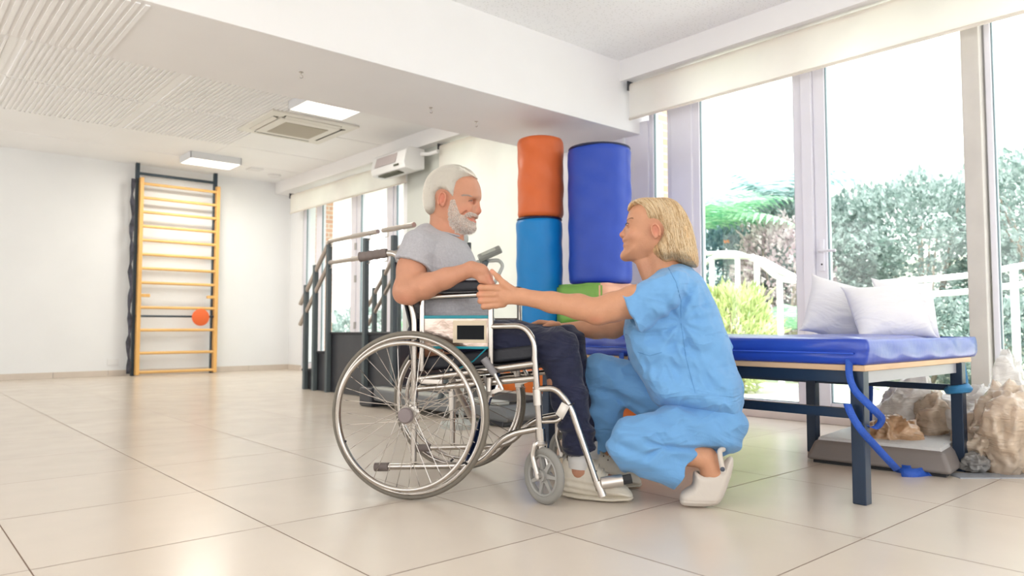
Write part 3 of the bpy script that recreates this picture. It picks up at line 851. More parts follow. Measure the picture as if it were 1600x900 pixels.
m.build('panel', M_cream, ac, bevel=.008)
m = MB(); m.box((-.33, -.33, -.042), (.33, .33, -.024)); m.build('intake_frame', M_cream, ac, bevel=.010)
g = MB(); g.box((-.235, -.235, -.047), (.235, .235, -.041))
g.build('grille', mat('beige_grille', (.50, .46, .38), rough=.8, bump=.6, bscale=220), ac)
M_slot = mat('slot_dark', (.10, .10, .07), rough=.8)
for k in range(4):
    R = rotz(k * PI / 2)
    MB().box((-.31, .345, -.028), (.31, .395, -.022), R=R).build('air_slot', M_slot, ac)
    Rx = rotz(k * PI / 2) @ np.array([[1, 0, 0], [0, math.cos(.35), -math.sin(.35)], [0, math.sin(.35), math.cos(.35)]])
    MB().box((-.30, -.022, -.003), (.30, .022, .003), R=Rx, c=rotz(k * PI / 2) @ np.array([0, .375, -.034])).build('louvre', M_cream, ac)
dt = MB(); dt.lathe((4.20, 9.85, ZC), (0, 0, -1), [(.09, 0), (.09, .02), (.06, .035), (.03, .04)], n=32)
dt.build('smoke_detector', M_plast, label='small round white ceiling detector in the far corner', cat='detector')
dp = MB(); dp.box((3.75, 9.55, ZC - .012), (3.93, 9.73, ZC)); dp.build('ceiling_plate', M_plast, label='small flat square white plate on the ceiling next to the round detector', cat='plate', bevel=.003)
for (x, y), w_ in zip([(1.96, 4.22), (2.99, 4.30), (3.46, 4.37)], ['leftmost of three', 'middle one of three', 'nearest the orange roll']):
    m = MB(); m.lathe((x, y, 2.20), (0, 0, -1), [(.014, 0), (.014, .004), (.004, .005), (.004, .012)], n=12)
    hk = [(x, y, 2.19)] + [(x + .011 * math.sin(a), y, 2.172 - .011 * math.cos(a) + .0) for a in np.linspace(PI, -1.0, 12)]
    m.tube(hk, .0025, n=6)
    m.build('ceiling_hook', M_chrome, label='small metal hook under the beam, ' + w_, cat='hook')
# air curtain / split unit
au = empty('air_curtain', (4.30, 6.85, 2.42), label='white wall mounted air unit with grey grille above the far window beside the pillar', cat='air conditioner')
m = MB(); pr = [(.15, .12), (.15, -.10), (.02, -.13), (-.10, -.11), (-.12, -.05), (-.09, .09), (-.03, .13)]
m.prism(pr, (0, 0, 0), (1, 0, 0), (0, 0, 1), (0, 1, 0), .68); m.build('body', M_plast, au, bevel=.012)
a = MB(); a.prism([(-.129, -.035), (-.096, .075), (-.090, .075), (-.123, -.035)], (0, .03, 0), (1, 0, 0), (0, 0, 1), (0, 1, 0), .42)
a.build('grille', mat('mauve_grille', (.50, .44, .44), rough=.7, bump=.5, bscale=200), au)
MB().box((-.09, -.17, -.132), (.0, .22, -.118)).build('outlet', M_slot, au)
MB().box((-.126, -.24, -.075), (-.118, -.15, -.055)).build('display', M_slot, au)
MB().tube([(.10, -.34, .06), (.14, -.42, .05), (.14, -.60, .05)], .02, fr=.03).build('pipe', M_plast, au)
MB().box((2.29, YB - .012, .14), (2.42, YB - .0, .22)).build('wall_socket', M_plast, label='white double wall socket low on the back wall left of the wall bars', cat='socket', bevel=.003)

# ================================================================ WALL BARS
M_pine = mat('varnished_pine', (.80, .46, .15), rough=.4, var=.12, vscale=14, stretch=(1, 1, .15))
M_rung = mat('varnished_rung', (.82, .50, .18), rough=.4, var=.10, vscale=14, stretch=(.15, 1, 1))
wb = empty('wall_bars', (3.09, YB - .16, 0), label='tall pine gymnastic wall bars in a dark steel frame on the back wall', cat='wall bars')
x0, x1 = -.50, .44
for x, nm in ((x0 - .055, 'steel_post'), (x1 - .005, 'steel_post')):
    MB().box((x, .03, 0), (x + .045, .085, ZC if True else 0)).build(nm, M_steelp, wb, bevel=.003)
MB().box((x0 - .03, .04, 2.60), (x1, .07, 2.635)).build('steel_crossbar', M_steelp, wb)
for x in (x0 - .0, x1 + .03):
    MB().box((x - .02, -.05, 0.01), (x + .025, .04, 2.555)).build('side_rail', M_pine, wb, bevel=.006)
zs = [2.48, 2.30, 2.115, 1.93, 1.745, 1.56, 1.375, 1.19, .855, .555, .285, .035]
zs = [2.478, 2.295, 2.11, 1.925, 1.745, 1.562, 1.38, 1.195, .875, .585, .29, .045]
for z in zs:
    MB().tube([(x0, -.02, z), (x1 + .03, -.02, z)], .019, n=12).build('rung', M_rung, wb)
MB().tube([(x0 - .02, .0, .765), (x1 + .03, .0, .765)], .014, n=10).build('steel_rod', M_steelp, wb)
MB().box((x0 + .02, -.05, 1.01), (x0 + .13, .0, 1.05)).build('peg', M_pine, wb, bevel=.004)
MB().box((x1 - .09, -.05, 1.01), (x1 + .02, .0, 1.05)).build('peg', M_pine, wb, bevel=.004)
dk = MB(); dk.lathe((3.36, YB - .20, .755), (0, 1, 0), [(.02, -.02), (.09, -.015), (.115, 0), (.09, .015), (.02, .02)], n=24)
dk.build('orange_disc', mat('orange_plastic', (.80, .14, .03), rough=.5), label='small round orange disc resting on the black rod of the wall bars', cat='disc')
st = MB(); pts = [(2.50 + .008 * math.sin(i * 1.3), YB - .14, .03 + i * .1) for i in range(26)]
st.tube(pts, [.022 + .010 * math.sin(i * 2.1) for i in range(26)], n=8)
st.build('bundled_bands', mat('dark_bands', (.06, .06, .08), rough=.8, var=.6, vscale=14), label='dark bundled straps hanging down the left post of the wall bars', cat='straps')

# ================================================================ STAIR TRAINER
M_panel = mat('dark_grey_panel', (.045, .047, .055), rough=.32, var=.1)
M_post = mat('slate_post', (.10, .125, .135), rough=.5)
M_railm = mat('brushed_rail', (.52, .47, .43), rough=.3, metal=.75)
sx = 3.33
stt = empty('training_stairs', (3.7, 6.2, 0), label='dark grey rehabilitation training stairs with metal handrails behind the wheelchair', cat='training stairs')
OX, OY = -3.7, -6.2
def T(x, y, z): return (x + OX, y + OY, z)
for (y0, y1, z) in ((6.82, 7.08, .20), (6.55, 6.82, .385), (5.27, 6.55, .575)):
    m = MB(); m.box(T(3.36, y0, 0), T(4.08, y1, z - .02)); m.build('step_box', M_panel, stt, bevel=.004)
    MB().box(T(3.34, y0 - .01, z - .02), T(4.10, y1 + .0, z)).build('tread', mat('rubber_tread', (.03, .03, .035), rough=.7), stt, bevel=.003)
for X in (3.33, 4.12):
    for y, z in ((6.97, 1.05), (6.77, 1.24), (6.49, 1.42), (5.79, 1.42), (5.32, 1.40)):
        MB().box(T(X - .022, y - .022, 0), T(X + .022, y + .022, z)).build('post', M_post, stt, bevel=.003)
    for dz, nm in ((0, 'handrail'), (-.21, 'handrail')):
        r1 = MB(); r1.tube([T(X, 7.10, .86 + dz), T(X, 6.48, 1.455 + dz), T(X, 5.585, 1.46 + dz)], .022, n=14, fr=.03); r1.build(nm, M_railm, stt)
        r2 = MB(); r2.tube([T(X, 5.50, 1.46 + dz), T(X, 5.02 if X < 3.5 else 5.42, 1.46 + dz)], .022, n=14); r2.build(nm, M_railm, stt)
        for y in (6.44, 5.72, 5.42):
            MB().tube([T(X, y, 1.44 + dz), T(X, y, 1.40 + dz), T(X, y + .05, 1.40 + dz)], .006, n=6).build('rail_bracket', M_railm, stt)
# ================================================================ TREADMILL
_rt = np.array([_cy, -_sy, 0]); _fw = np.array([_sy, _cy, 0])
tm = empty('treadmill', (3.29, 4.36, 0), label='grey treadmill with small tilted console, behind the seated man', cat='treadmill')
M_grey = mat('grey_plastic', (.16, .165, .17), rough=.5)
M_belt = mat('black_belt', (.03, .03, .032), rough=.8)
M_ash = mat('ash_plastic', (.42, .43, .40), rough=.45)
m = MB(); m.prism([(-.90, .03), (.72, .05), (.82, .08), (.82, .145), (-.84, .13), (-.92, .07)], (0, 0, 0), (0, 1, 0), (0, 0, 1), (1, 0, 0), .62)
m.build('deck', M_grey, tm, bevel=.02)
MB().box((-.20, -.80, .13), (.20, .70, .150)).build('belt', M_belt, tm)
for s in (-1, 1): MB().box((s * .255 - .045, -.82, .13), (s * .255 + .045, .72, .155)).build('side_rail', M_ash, tm, bevel=.008)
MB().box((-.34, .68, .0), (.34, .86, .15)).build('foot', M_panel, tm, bevel=.02)
MB().box((-.30, -.86, .0), (.30, -.72, .06)).build('foot', M_panel, tm, bevel=.01)
p = P(767, 398, 1.9)  # only used to check the console height
MB().tube([(-.31, -.20, .12), (-.37, -.60, .75), (-.39, -.80, 1.04)], .020, n=10, fr=.1).build('upright', M_post, tm)
_b = np.array([2.93 - 3.29, 3.56 - 4.36, 0])
MB().tube([_b + np.array([-.05, .30, 1.0]), _b - _rt * .08 + np.array([0, 0, 1.035]), _b + _rt * .06 + np.array([0, 0, 1.045]), _b + _rt * .085 + np.array([0, 0, 1.01]), _b + _rt * .03 + np.array([0, 0, .90]), _b + _rt * .0 + np.array([0, .25, .6])], .012, n=10, fr=.04).build('handlebar', M_ash, tm)
_l = _rt * math.cos(.42) + np.array([0, 0, math.sin(.42)])
_n = np.cross(_l, _fw); _n = -_n if _n[2] < 0 else _n; _n = _n - _fw * .45; _n /= np.linalg.norm(_n); _d = np.cross(_n, _l)
cR = np.stack([_l, _d, _n], 1)
cc_ = np.array([2.93 - 3.29, 3.56 - 4.36, 1.085])
MB().box((-.078, -.045, -.016), (.078, .045, .016), R=cR, c=cc_).build('console', mat('console_grey', (.20, .21, .19), rough=.4), tm, bevel=.010)
MB().box((-.05, -.028, .0165), (.045, .024, .018), R=cR, c=cc_).build('screen', mat('lcd_grey', (.45, .47, .42), rough=.2), tm)
ball = MB(); ball.lathe((2.80, 3.68, .0), (0, 0, 1), [(.13, 0), (.13, .03), (.03, .05), (.016, .06), (.016, 1.13), (.03, 1.14), (.042, 1.17), (.042, 1.195), (.03, 1.22), (.008, 1.235)], n=20)
ball.build('pole_stand', M_ash, label='slim pole stand with pale round knob just behind the mans chin', cat='stand')

# ================================================================ FOAM ROLLS AND BLOCKS
def roll_mesh(R, H, seed, seam_a=None, amp=.004):
    r_ = np.random.RandomState(seed); V = []; F = []; n = 72; k = 48
    ph = r_.rand(8) * 6
    prof = [(R * .0001, 0), (R * .6, 0), (R - .03, .002), (R - .008, .012), (R, .035)]
    for i in range(1, k): prof.append((R, .035 + (H - .07) * i / k))
    prof += [(R, H - .035), (R - .008, H - .012), (R - .03, H - .002), (R * .6, H), (R * .0001, H)]
    for (r, h) in prof:
        for j in range(n):
            t = 2 * PI * j / n
            w = amp * (math.sin(3 * t + ph[0] + h * 4) * .6 + .5 * math.sin(h * 23 + ph[1] + 2 * math.sin(t * 2 + ph[2])) + .4 * math.sin(h * 41 + t * 5 + ph[3]))
            if r < R - .02: w = 0
            V.append(((r + w) * math.cos(t), (r + w) * math.sin(t), h))
    for i in range(len(prof) - 1):
        for j in range(n): F.append((i * n + j, i * n + (j + 1) % n, (i + 1) * n + (j + 1) % n, (i + 1) * n + j))
    return np_mesh('roll', V, F)
def vinyl(name, col, **k): return mat(name, col, rough=.42, spec=.35, bump=.12, bscale=18, var=.04, vscale=5, **k)
M_or = vinyl('orange_vinyl', (.70, .15, .04)); M_lb = vinyl('light_blue_vinyl', (.004, .22, .58)); M_db = vinyl('royal_blue_vinyl', (.028, .075, .45))
M_pipe = vinyl('navy_piping', (.015, .02, .06))
def foam_roll(x, y, z, R, H, m, seed, label, piping=True):
    t = empty('foam_roll', (x, y, z), label=label, cat='foam roll')
    link('cover', roll_mesh(R, H, seed), m, t)
    if piping: MB().torus((0, 0, H - .006), (0, 0, 1), R - .012, .010, n=64, m=8, mi=0).build('piping', M_pipe, t)
    return t
foam_roll(3.90, 4.13, .335, .178, 1.125, M_lb, 1, 'light blue foam roll standing upright under the orange roll')
foam_roll(3.90, 4.12, 1.462, .178, .625, M_or, 2, 'orange foam roll, topmost, balanced on the light blue roll', False)
foam_roll(4.14, 3.72, .945, .238, 1.03, M_db, 3, 'large royal blue foam roll standing on the green foam block', True)
def foam_block(name, lo, hi, mats_, label):
    t = empty(name, ((lo[0] + hi[0]) / 2, (lo[1] + hi[1]) / 2, lo[2]), label=label, cat='foam block')
    sx_, sy_, h_ = (hi[0] - lo[0]) / 2, (hi[1] - lo[1]) / 2, hi[2] - lo[2]
    me = bpy.data.meshes.new('b'); bm = bmesh.new(); bmesh.ops.create_cube(bm, size=1)
    for v in bm.verts: v.co = Vector((v.co.x * 2 * sx_, v.co.y * 2 * sy_, (v.co.z + .5) * h_))
    bmesh.ops.bevel(bm, geom=bm.edges[:], offset=.018, segments=4, affect='EDGES')
    bmesh.ops.subdivide_edges(bm, edges=[e for e in bm.edges if e.calc_length() > .1], cuts=6, use_grid_fill=True)
    bm.normal_update()
    for v in bm.verts:
        v.co += v.normal * .004 * math.sin(v.co.x * 31 + v.co.z * 23) * math.sin(v.co.y * 27 + 1)
    for f in bm.faces:
        n = f.normal
        f.material_index = 0 if n.x < -.7 else (1 if n.y < -.7 else 2)
    bm.to_mesh(me); bm.free()
    link('cover', me, mats_, t)
    return t
M_gr = vinyl('green_vinyl', (.22, .46, .09)); M_pe = vinyl('peach_vinyl', (.80, .42, .28)); M_pu = vinyl('purple_vinyl', (.17, .05, .30))
M_or2 = vinyl('bright_orange_vinyl', (.75, .17, .02))
foam_block('foam_block', (3.90, 3.50, .64), (4.48, 4.02 - .09 + .03, .942), [M_gr, M_pe, M_pu], 'foam block with green and peach sides under the royal blue roll')
foam_block('foam_block', (3.88, 3.46, .332), (4.50, 3.93, .638), [M_gr, M_or2, M_gr], 'green foam block in the middle of the stack behind the womans arm')
foam_block('foam_block', (3.66, 3.30, .0), (4.60, 4.36, .33), [M_or2, M_pu, M_or2], 'wide orange and purple foam block at the bottom of the stack, seen through the wheelchair')
foam_block('foam_block', (3.05, 2.36, .0), (3.50, 2.80, .27), [M_or2, M_or2, M_pe], 'orange foam block on the floor under the blue bench, seen below the womans raised knee')

# ================================================================ TREATMENT BENCH
BX0, BX1, BY0, BY1 = 2.64, 3.62, 1.14, 2.78
be = empty('treatment_bench', ((BX0 + BX1) / 2, (BY0 + BY1) / 2, 0), label='dark blue steel framed treatment bench with plywood top under the blue mattress', cat='bench')
bx, by = (BX0 + BX1) / 2, (BY0 + BY1) / 2
def B(x, y, z): return (x - bx, y - by, z)
M_navy = mat('navy_steel', (.012, .028, .060), rough=.35, metal=.2, var=.1)
for (x, y) in ((BX0, BY0), (BX1 - .05, BY0 - .02), (BX0, BY1 - .05), (BX1 - .05, BY1 - .45 - .55), ):
    MB().box(B(x, y, 0), B(x + .048, y + .048, .47)).build('leg', M_navy, be, bevel=.004)
MB().box(B(BX1 - .05, BY1 - .05, 0), B(BX1 - .002, BY1, .47)).build('leg', M_navy, be, bevel=.004)
MB().box(B(BX0 + .004, BY0 + .04, .425), B(BX0 + .04, BY1, .468)).build('apron', M_navy, be)
MB().box(B(BX1 - .04, BY0 + .04, .425), B(BX1 - .004, BY1, .468)).build('apron', M_navy, be)
MB().box(B(BX0 + .04, BY0 + .002, .425), B(BX1 - .01, BY0 + .03, .468)).build('apron', mat('pale_steel', (.42, .42, .45), rough=.4), be)
MB().box(B(BX0 + .006, BY0 + .04, .298), B(BX0 + .036, BY1, .332)).build('stretcher', M_navy, be)
MB().box(B(BX1 - .04, BY0 + .02, .345), B(BX1 - .015, BY1, .372)).build('stretcher', M_navy, be)
m = MB(); pl = [(BX0 - .01, BY0 - .012), (BX1 + .10, BY0 - .012), (BX1 + .16, BY0 + .05), (BX1 + .16, BY1 + .01), (BX0 - .01, BY1 + .01)]
m.prism([(a - bx, b - by) for a, b in pl], (0, 0, .479), (1, 0, 0), (0, 1, 0), (0, 0, 1), .022)
m.build('plywood_top', mat('plywood', (.70, .46, .27), rough=.5, var=.10, vscale=5, stretch=(1, .2, 6)), be, bevel=.003)
# mattress: soft box with folds
def soft_box(lo, hi, nx, ny, nz, fn):
    lo = np.array(lo, float); hi = np.array(hi, float); bm = bmesh.new()
    idx = {}
    def vert(i, j, k):
        if (i, j, k) not in idx:
            p = lo + (hi - lo) * np.array([i / nx, j / ny, k / nz]); idx[(i, j, k)] = bm.verts.new(fn(p, (lo + hi) / 2, (hi - lo) / 2))
        return idx[(i, j, k)]
    for i in range(nx):
        for j in range(ny):
            for k in (0, nz): bm.faces.new([vert(i, j, k), vert(i + 1, j, k), vert(i + 1, j + 1, k), vert(i, j + 1, k)])
    for i in range(nx):
        for k in range(nz):
            for j in (0, ny): bm.faces.new([vert(i, j, k), vert(i + 1, j, k), vert(i + 1, j, k + 1), vert(i, j, k + 1)])
    for j in range(ny):
        for k in range(nz):
            for i in (0, nx): bm.faces.new([vert(i, j, k), vert(i, j + 1, k), vert(i, j + 1, k + 1), vert(i, j, k + 1)])
    bmesh.ops.recalc_face_normals(bm, faces=bm.faces[:])
    me = bpy.data.meshes.new('soft'); bm.to_mesh(me); bm.free(); return me
def rsup(p, c, h, n=8.0, nz=3.0):
    """round the corners of a box"""
    q = (p - c) / h
    return q
def mat_fn(p, c, h):
    q = (p - c) / h; x, y, z = p
    e = max(abs(q[0]), abs(q[1])); zq = q[2]
    # rounded vertical profile at the rim
    out = np.array(p)
    rim = (1 - abs(zq) ** 3) * .010
    if abs(q[0]) > .999: out[0] += math.copysign(rim, q[0]) + .004 * math.sin(y * 22 + zq * 2) * (1 - abs(zq)) - (.012 if zq > .9 else 0) * math.copysign(1, q[0])
    if abs(q[1]) > .999: out[1] += math.copysign(rim, q[1]) + .004 * math.sin(x * 25 + zq * 2) * (1 - abs(zq)) - (.012 if zq > .9 else 0) * math.copysign(1, q[1])
    if zq > .9:
        out[2] += .003 * math.sin(x * 9 + 2 * math.sin(y * 4)) + .002 * math.sin(y * 17 + x * 5) - .010 * max(0, (e - .93) / .07) - (.035 * max(0, min(1, (x - 3.2) / .5)) if True else 0)
    if -.35 < zq < -.2 and e > .999:
        out[0] -= math.copysign(.006, q[0]) * (abs(q[0]) > .999)
    return tuple(out)
mt = empty('mattress', (bx, by, .49), label='thick royal blue vinyl mattress lying on the treatment bench', cat='mattress')
me = soft_box((BX0 - .015, BY0 - .01, .491), (BX1 + .15, BY1, .590), 44, 70, 10, mat_fn)
for v in me.vertices: v.co -= Vector((bx, by, .49))
M_mat = mat('mattress_vinyl', (.016, .060, .44), rough=.30, bump=.35, bscale=7, var=.05, vscale=4, coat=.2)
link('cover', me, M_mat, mt)
MB().tube([B(BX0 - .026, BY0 + .02, .040), B(BX0 - .026, BY1, .040)], .0035, n=6).build('seam', mat('seam_blue', (.03, .10, .60), rough=.4), mt)
# pillows
def pillow(w, hgt, th, seed):
    r_ = np.random.RandomState(seed); ph = r_.rand(6) * 6; n = 40; V = []; F = []
    def top(u, v, s):
        a = (1 - abs(u) ** 2.6) * (1 - abs(v) ** 2.6); a = max(a, 0) ** .62
        pin = 1 - .10 * (abs(u) ** 2) * (1 - abs(v)) * 0 - .09 * (1 - abs(u) ** 4) * abs(v) ** 3
        pinu = 1 - .09 * (1 - abs(v) ** 4) * abs(u) ** 3
        wr = .006 * vnoise(u, v, s * 1.0, 2.2, ph[0]) * 2 + .010 * (abs(float(vnoise(u * .6 + v * .4, v * 1.4 - u * .3, s, 3.0, ph[1])))) + .004 * math.sin(10 * (u - .8 * v * abs(v)) + ph[2]) * abs(u * v)
        return (u * w / 2 * pinu, s * (th / 2 * a + wr * a + .002), v * hgt / 2 * pin)
    for s in (1, -1):
        for i in range(n + 1):
            for j in range(n + 1): V.append(top(-1 + 2 * i / n, -1 + 2 * j / n, s))
    N1 = (n + 1) ** 2
    for i in range(n):
        for j in range(n):
            a = i * (n + 1) + j; F.append((a, a + 1, a + n + 2, a + n + 1)); F.append((N1 + a, N1 + a + n + 1, N1 + a + n + 2, N1 + a + 1))
    for i in range(n):
        for (a, b) in ((i * (n + 1), (i + 1) * (n + 1)), (i * (n + 1) + n, (i + 1) * (n + 1) + n), (i, i + 1), (n * (n + 1) + i, n * (n + 1) + i + 1)):
            F.append((a, b, N1 + b, N1 + a))
    bm = bmesh.new(); me = np_mesh('pillow', V, F); bm.from_mesh(me); bmesh.ops.recalc_face_normals(bm, faces=bm.faces[:]); bm.to_mesh(me); bm.free()
    return me
M_pil = mat('white_cotton', (.80, .79, .82), rough=.85, bump=.1, bscale=60, sheen=.2, crease=.010, cscale=5)
def put_pillow(w, h_, th, seed, loc, rz, tilt, roll, label):
    o = link('pillow', pillow(w, h_, th, seed), M_pil, label=label, cat='pillow')
    o.matrix_world = Matrix.Translation(loc) @ Matrix.Rotation(rz, 4, 'Z') @ Matrix.Rotation(tilt, 4, 'X') @ Matrix.Rotation(roll, 4, 'Y')
FACE = -YAW      # pillow face turned to the room
put_pillow(.32, .30, .12, 1, (3.44, 1.585, .700), FACE - .10, -.30, .30, 'white pillow leaning at the left, its corner pointing up in front of the window frame')
put_pillow(.35, .27, .13, 2, (3.36, 1.335, .690), FACE + .05, -.50, -.04, 'white pillow lying in front at the right on the blue mattress')
put_pillow(.30, .28, .08, 3, (3.54, 1.33, .705), FACE + .1, -.25, .06, 'white pillow mostly hidden behind the front right pillow')
# blue straps
M_strap = mat('blue_webbing', (.015, .085, .46), rough=.55, bump=.3, bscale=160)
def ribbon(name, pts, w, normal_fn, m, n=14, **k):
    pts = fillet([np.array(p, float) for p in pts], .05, 8); V = []; F = []
    for i, p in enumerate(pts):
        s = np.array(normal_fn(i / (len(pts) - 1)), float); s /= np.linalg.norm(s)
        V += [p - s * w / 2, p + s * w / 2]
    for i in range(len(pts) - 1): F.append((2 * i, 2 * i + 1, 2 * i + 3, 2 * i + 2))
    return link(name, np_mesh(name, V, F), m, smooth=True, solid=.002, **k)
X2 = BX0 - .022
def sp(u, v, x=X2): return on_x(u, v, x)
g0 = [sp(1328, 562), sp(1327, 580), sp(1331, 604), sp(1345, 625, X2 - .02), sp(1352, 645, X2 - .02)]
ribbon('hanging_strap', [sp(1327, 560), sp(1326, 585), sp(1334, 610), (2.625, 1.10, .34), (2.70, 1.10, .30), (2.71, 1.13, .26), sp(1332, 655, 2.61), sp(1322, 626, 2.61), sp(1330, 648, 2.60), sp(1345, 672, 2.60), on_x(1375, 705, 2.72), on_x(1402, 734, 2.80)],
       .026, lambda t: (.45, -.75, .25 + .6 * math.sin(t * 9)), M_strap, label='long blue webbing strap hanging twisted around the near bench leg down to the floor', cat='strap')
fz = lambda u, v, z: on_z(u, v, z)
ribbon('strap_coil', [fz(1385, 715, .05), fz(1402, 733, .015), fz(1425, 738, .012), fz(1448, 728, .03), fz(1472, 705, .08), fz(1480, 700, .10), fz(1478, 718, .05), fz(1455, 738, .012), fz(1430, 742, .010), fz(1408, 741, .01)],
       .05, lambda t: (.2, .35, 1), M_strap, label='blue strap end looped on the floor in front of the plastic bags', cat='strap')
ribbon('strap_coil', [fz(1440, 735, .02), fz(1462, 722, .04), fz(1476, 716, .06), fz(1485, 733, .012), fz(1462, 740, .01), fz(1442, 738, .012)],
       .04, lambda t: (.2, .35, 1), M_strap, label='small blue strap loop on the floor closest to the right bench leg', cat='strap')
m = MB(); lx, ly = BX1 - .026, BY0 + .004
for z_, r_ in ((.345, .040), (.362, .036), (.352, .044)):
    m.torus((lx, ly, z_), (.1 * (z_ * 100 % 3 - 1), .15, 1), r_, .012, n=28, m=8)
m.tube([(lx + .04, ly - .005, .35), (lx + .075, ly - .005, .375), (lx + .07, ly, .43), (lx + .05, ly, .468)], .014, n=8, fr=.03)
m.build('tied_strap', mat('blue_teal_band', (.03, .20, .42), rough=.5), label='blue band tied around the top of the right bench leg', cat='strap')
for k, y in enumerate((1.66, 1.60)):
    ribbon('hanging_strap', [(BX1 + .16, y, .49), (BX1 + .165, y, .30), (BX1 + .162, y + .01, .14)], .03, lambda t: (.1, 1, 0), M_strap, label='blue strap hanging down the far side of the bench, ' + ('left one of the pair', 'right one of the pair')[k], cat='strap')
for k, (u, v) in enumerate(((971, 551), (985, 551))):
    q = on_x(u, v, BX0 - .03)
    ribbon('hanging_strap', [q, q + np.array([0, 0, -.05]), q + np.array([0.01, 0, -.14])], .03, lambda t: (.1, 1, 0), M_strap, label='blue strap over the bench edge by the womans thigh, ' + ('left one of the pair', 'right one of the pair')[k], cat='strap')
# ================================================================ STEP PLATFORM UNDER THE BENCH
pf = empty('step_platform', (3.8, 1.75, 0), label='low taupe plastic step platform on the floor under the treatment bench', cat='platform')
a = on_z(1257, 722); b = on_z(1400, 739); d1 = (b - a); L1 = float(np.linalg.norm(d1)); d1 /= L1; d2 = np.array([-d1[1], d1[0], 0])
if d2 @ np.array([_sy, _cy, 0]) < 0: d2 = -d2
def plat(z0, z1, g0, g1, Ln, Dp):
    m = MB(); k = []
    for (z, g) in ((z0, g0), (z1, g1)):
        for (s, t) in ((g, g), (Ln - g, g), (Ln - g, Dp - g), (g, Dp - g)): k.append(a + d1 * s + d2 * t + np.array([0, 0, z]) - np.array([3.8, 1.75, 0]))
    m.add(k, [(3, 2, 1, 0), (4, 5, 6, 7), (0, 1, 5, 4), (1, 2, 6, 5), (2, 3, 7, 6), (3, 0, 4, 7)]); return m
plat(0.015, .105, 0, .035, L1 * 1.55, .62).build('base', mat('taupe_plastic', (.20, .175, .165), rough=.5), pf, bevel=.02)
plat(.100, .116, .045, .05, L1 * 1.55, .62).build('mat', mat('grey_rubber_mat', (.60, .60, .60), rough=.5, bump=.4, bscale=120), pf, bevel=.004)
plat(0, .016, .03, .03, L1 * 1.55, .62).build('foot', M_belt, pf)
# ================================================================ PLASTIC BAGS
M_bag = mat('cloudy_plastic', (.80, .66, .52), rough=.12, var=.22, vscale=9, transl=.35, coat=.5, crease=.018, cscale=7)
M_bag2 = mat('white_plastic_bag', (.86, .83, .80), rough=.12, var=.10, vscale=9, transl=.35, coat=.5, crease=.018, cscale=7)
M_bag3 = mat('brown_plastic_bag', (.62, .40, .24), rough=.15, var=.3, vscale=12, transl=.3, coat=.5, crease=.018, cscale=7)
def bag(c, r, seed, m, label):
    r_ = np.random.RandomState(seed); bm = bmesh.new(); bmesh.ops.create_icosphere(bm, subdivisions=5, radius=1)
    dirs = r_.normal(size=(14, 3)); dirs /= np.linalg.norm(dirs, axis=1, keepdims=True); f = r_.rand(14) * 5 + 3; ph = r_.rand(14) * 6
    for v in bm.verts:
        n = np.array(v.co); w = 0
        w = .75 * float(vnoise(n[0], n[1], n[2], 1.3, seed)) + .75 * (.22 - abs(float(vnoise(n[0], n[1], n[2], 2.6, seed + 3)))) + .30 * (.2 - abs(float(vnoise(n[0], n[1], n[2] * .6, 6.0, seed + 5)))) + .07 * (.2 - abs(float(vnoise(n[0], n[1], n[2], 13.0, seed + 7))))
        q = n * (1 + w) * np.array(r); q[2] = max(q[2] + r[2] * .85, 0.002 + .0)
        v.co = Vector(q)
    me = bpy.data.meshes.new('bag'); bm.to_mesh(me); bm.free()
    o = link('plastic_bag', me, m, loc=c, label=label, cat='bag')
    return o
def gp(u, v): q = on_z(u, v); return (float(q[0]), float(q[1]), 0)
bags = [((1395, 722), (.13, .11, .12), M_bag3, 'small brown plastic bag between the platform and the blue strap'),
        ((1420, 705), (.17, .13, .19), M_bag2, 'white crumpled plastic bag leaning on the platform behind the strap'),
        ((1462, 712), (.15, .12, .17), M_bag, 'beige crumpled plastic bag just left of the right bench leg'),
        ((1523, 715), (.17, .14, .18), M_bag2, 'pale plastic bag just right of the right bench leg'),
        ((1545, 733), (.14, .10, .13), M_bag, 'beige bunched plastic bag in front, right of the bench leg'),
        ((1580, 735), (.17, .13, .19), M_bag, 'large tan plastic bag near the right picture edge'),
        ((1575, 705), (.16, .12, .23), M_bag2, 'tall white plastic bag behind the tan one near the right edge'),
        ((1612, 735), (.16, .13, .18), M_bag3, 'tan plastic bag cut by the right picture edge'),
        ((1522, 738), (.06, .05, .045), mat('grey_bag', (.30, .29, .28), rough=.3, transl=.2), 'small grey plastic bundle on the floor right of the bench leg')]
for k, (uv, r, m_, lab) in enumerate(bags): bag(gp(*uv), r, 100 + k, m_, lab)
q = on_z(1548, 744, 0)
MB().box((-.16, -.05, 0), (.16, .05, .004), R=rotz(-.7), c=(q[0], q[1], .0)).build('floor_plate', mat('grey_sheet', (.34, .36, .40), rough=.3), label='flat grey sheet lying on the floor in front of the plastic bags', cat='sheet')
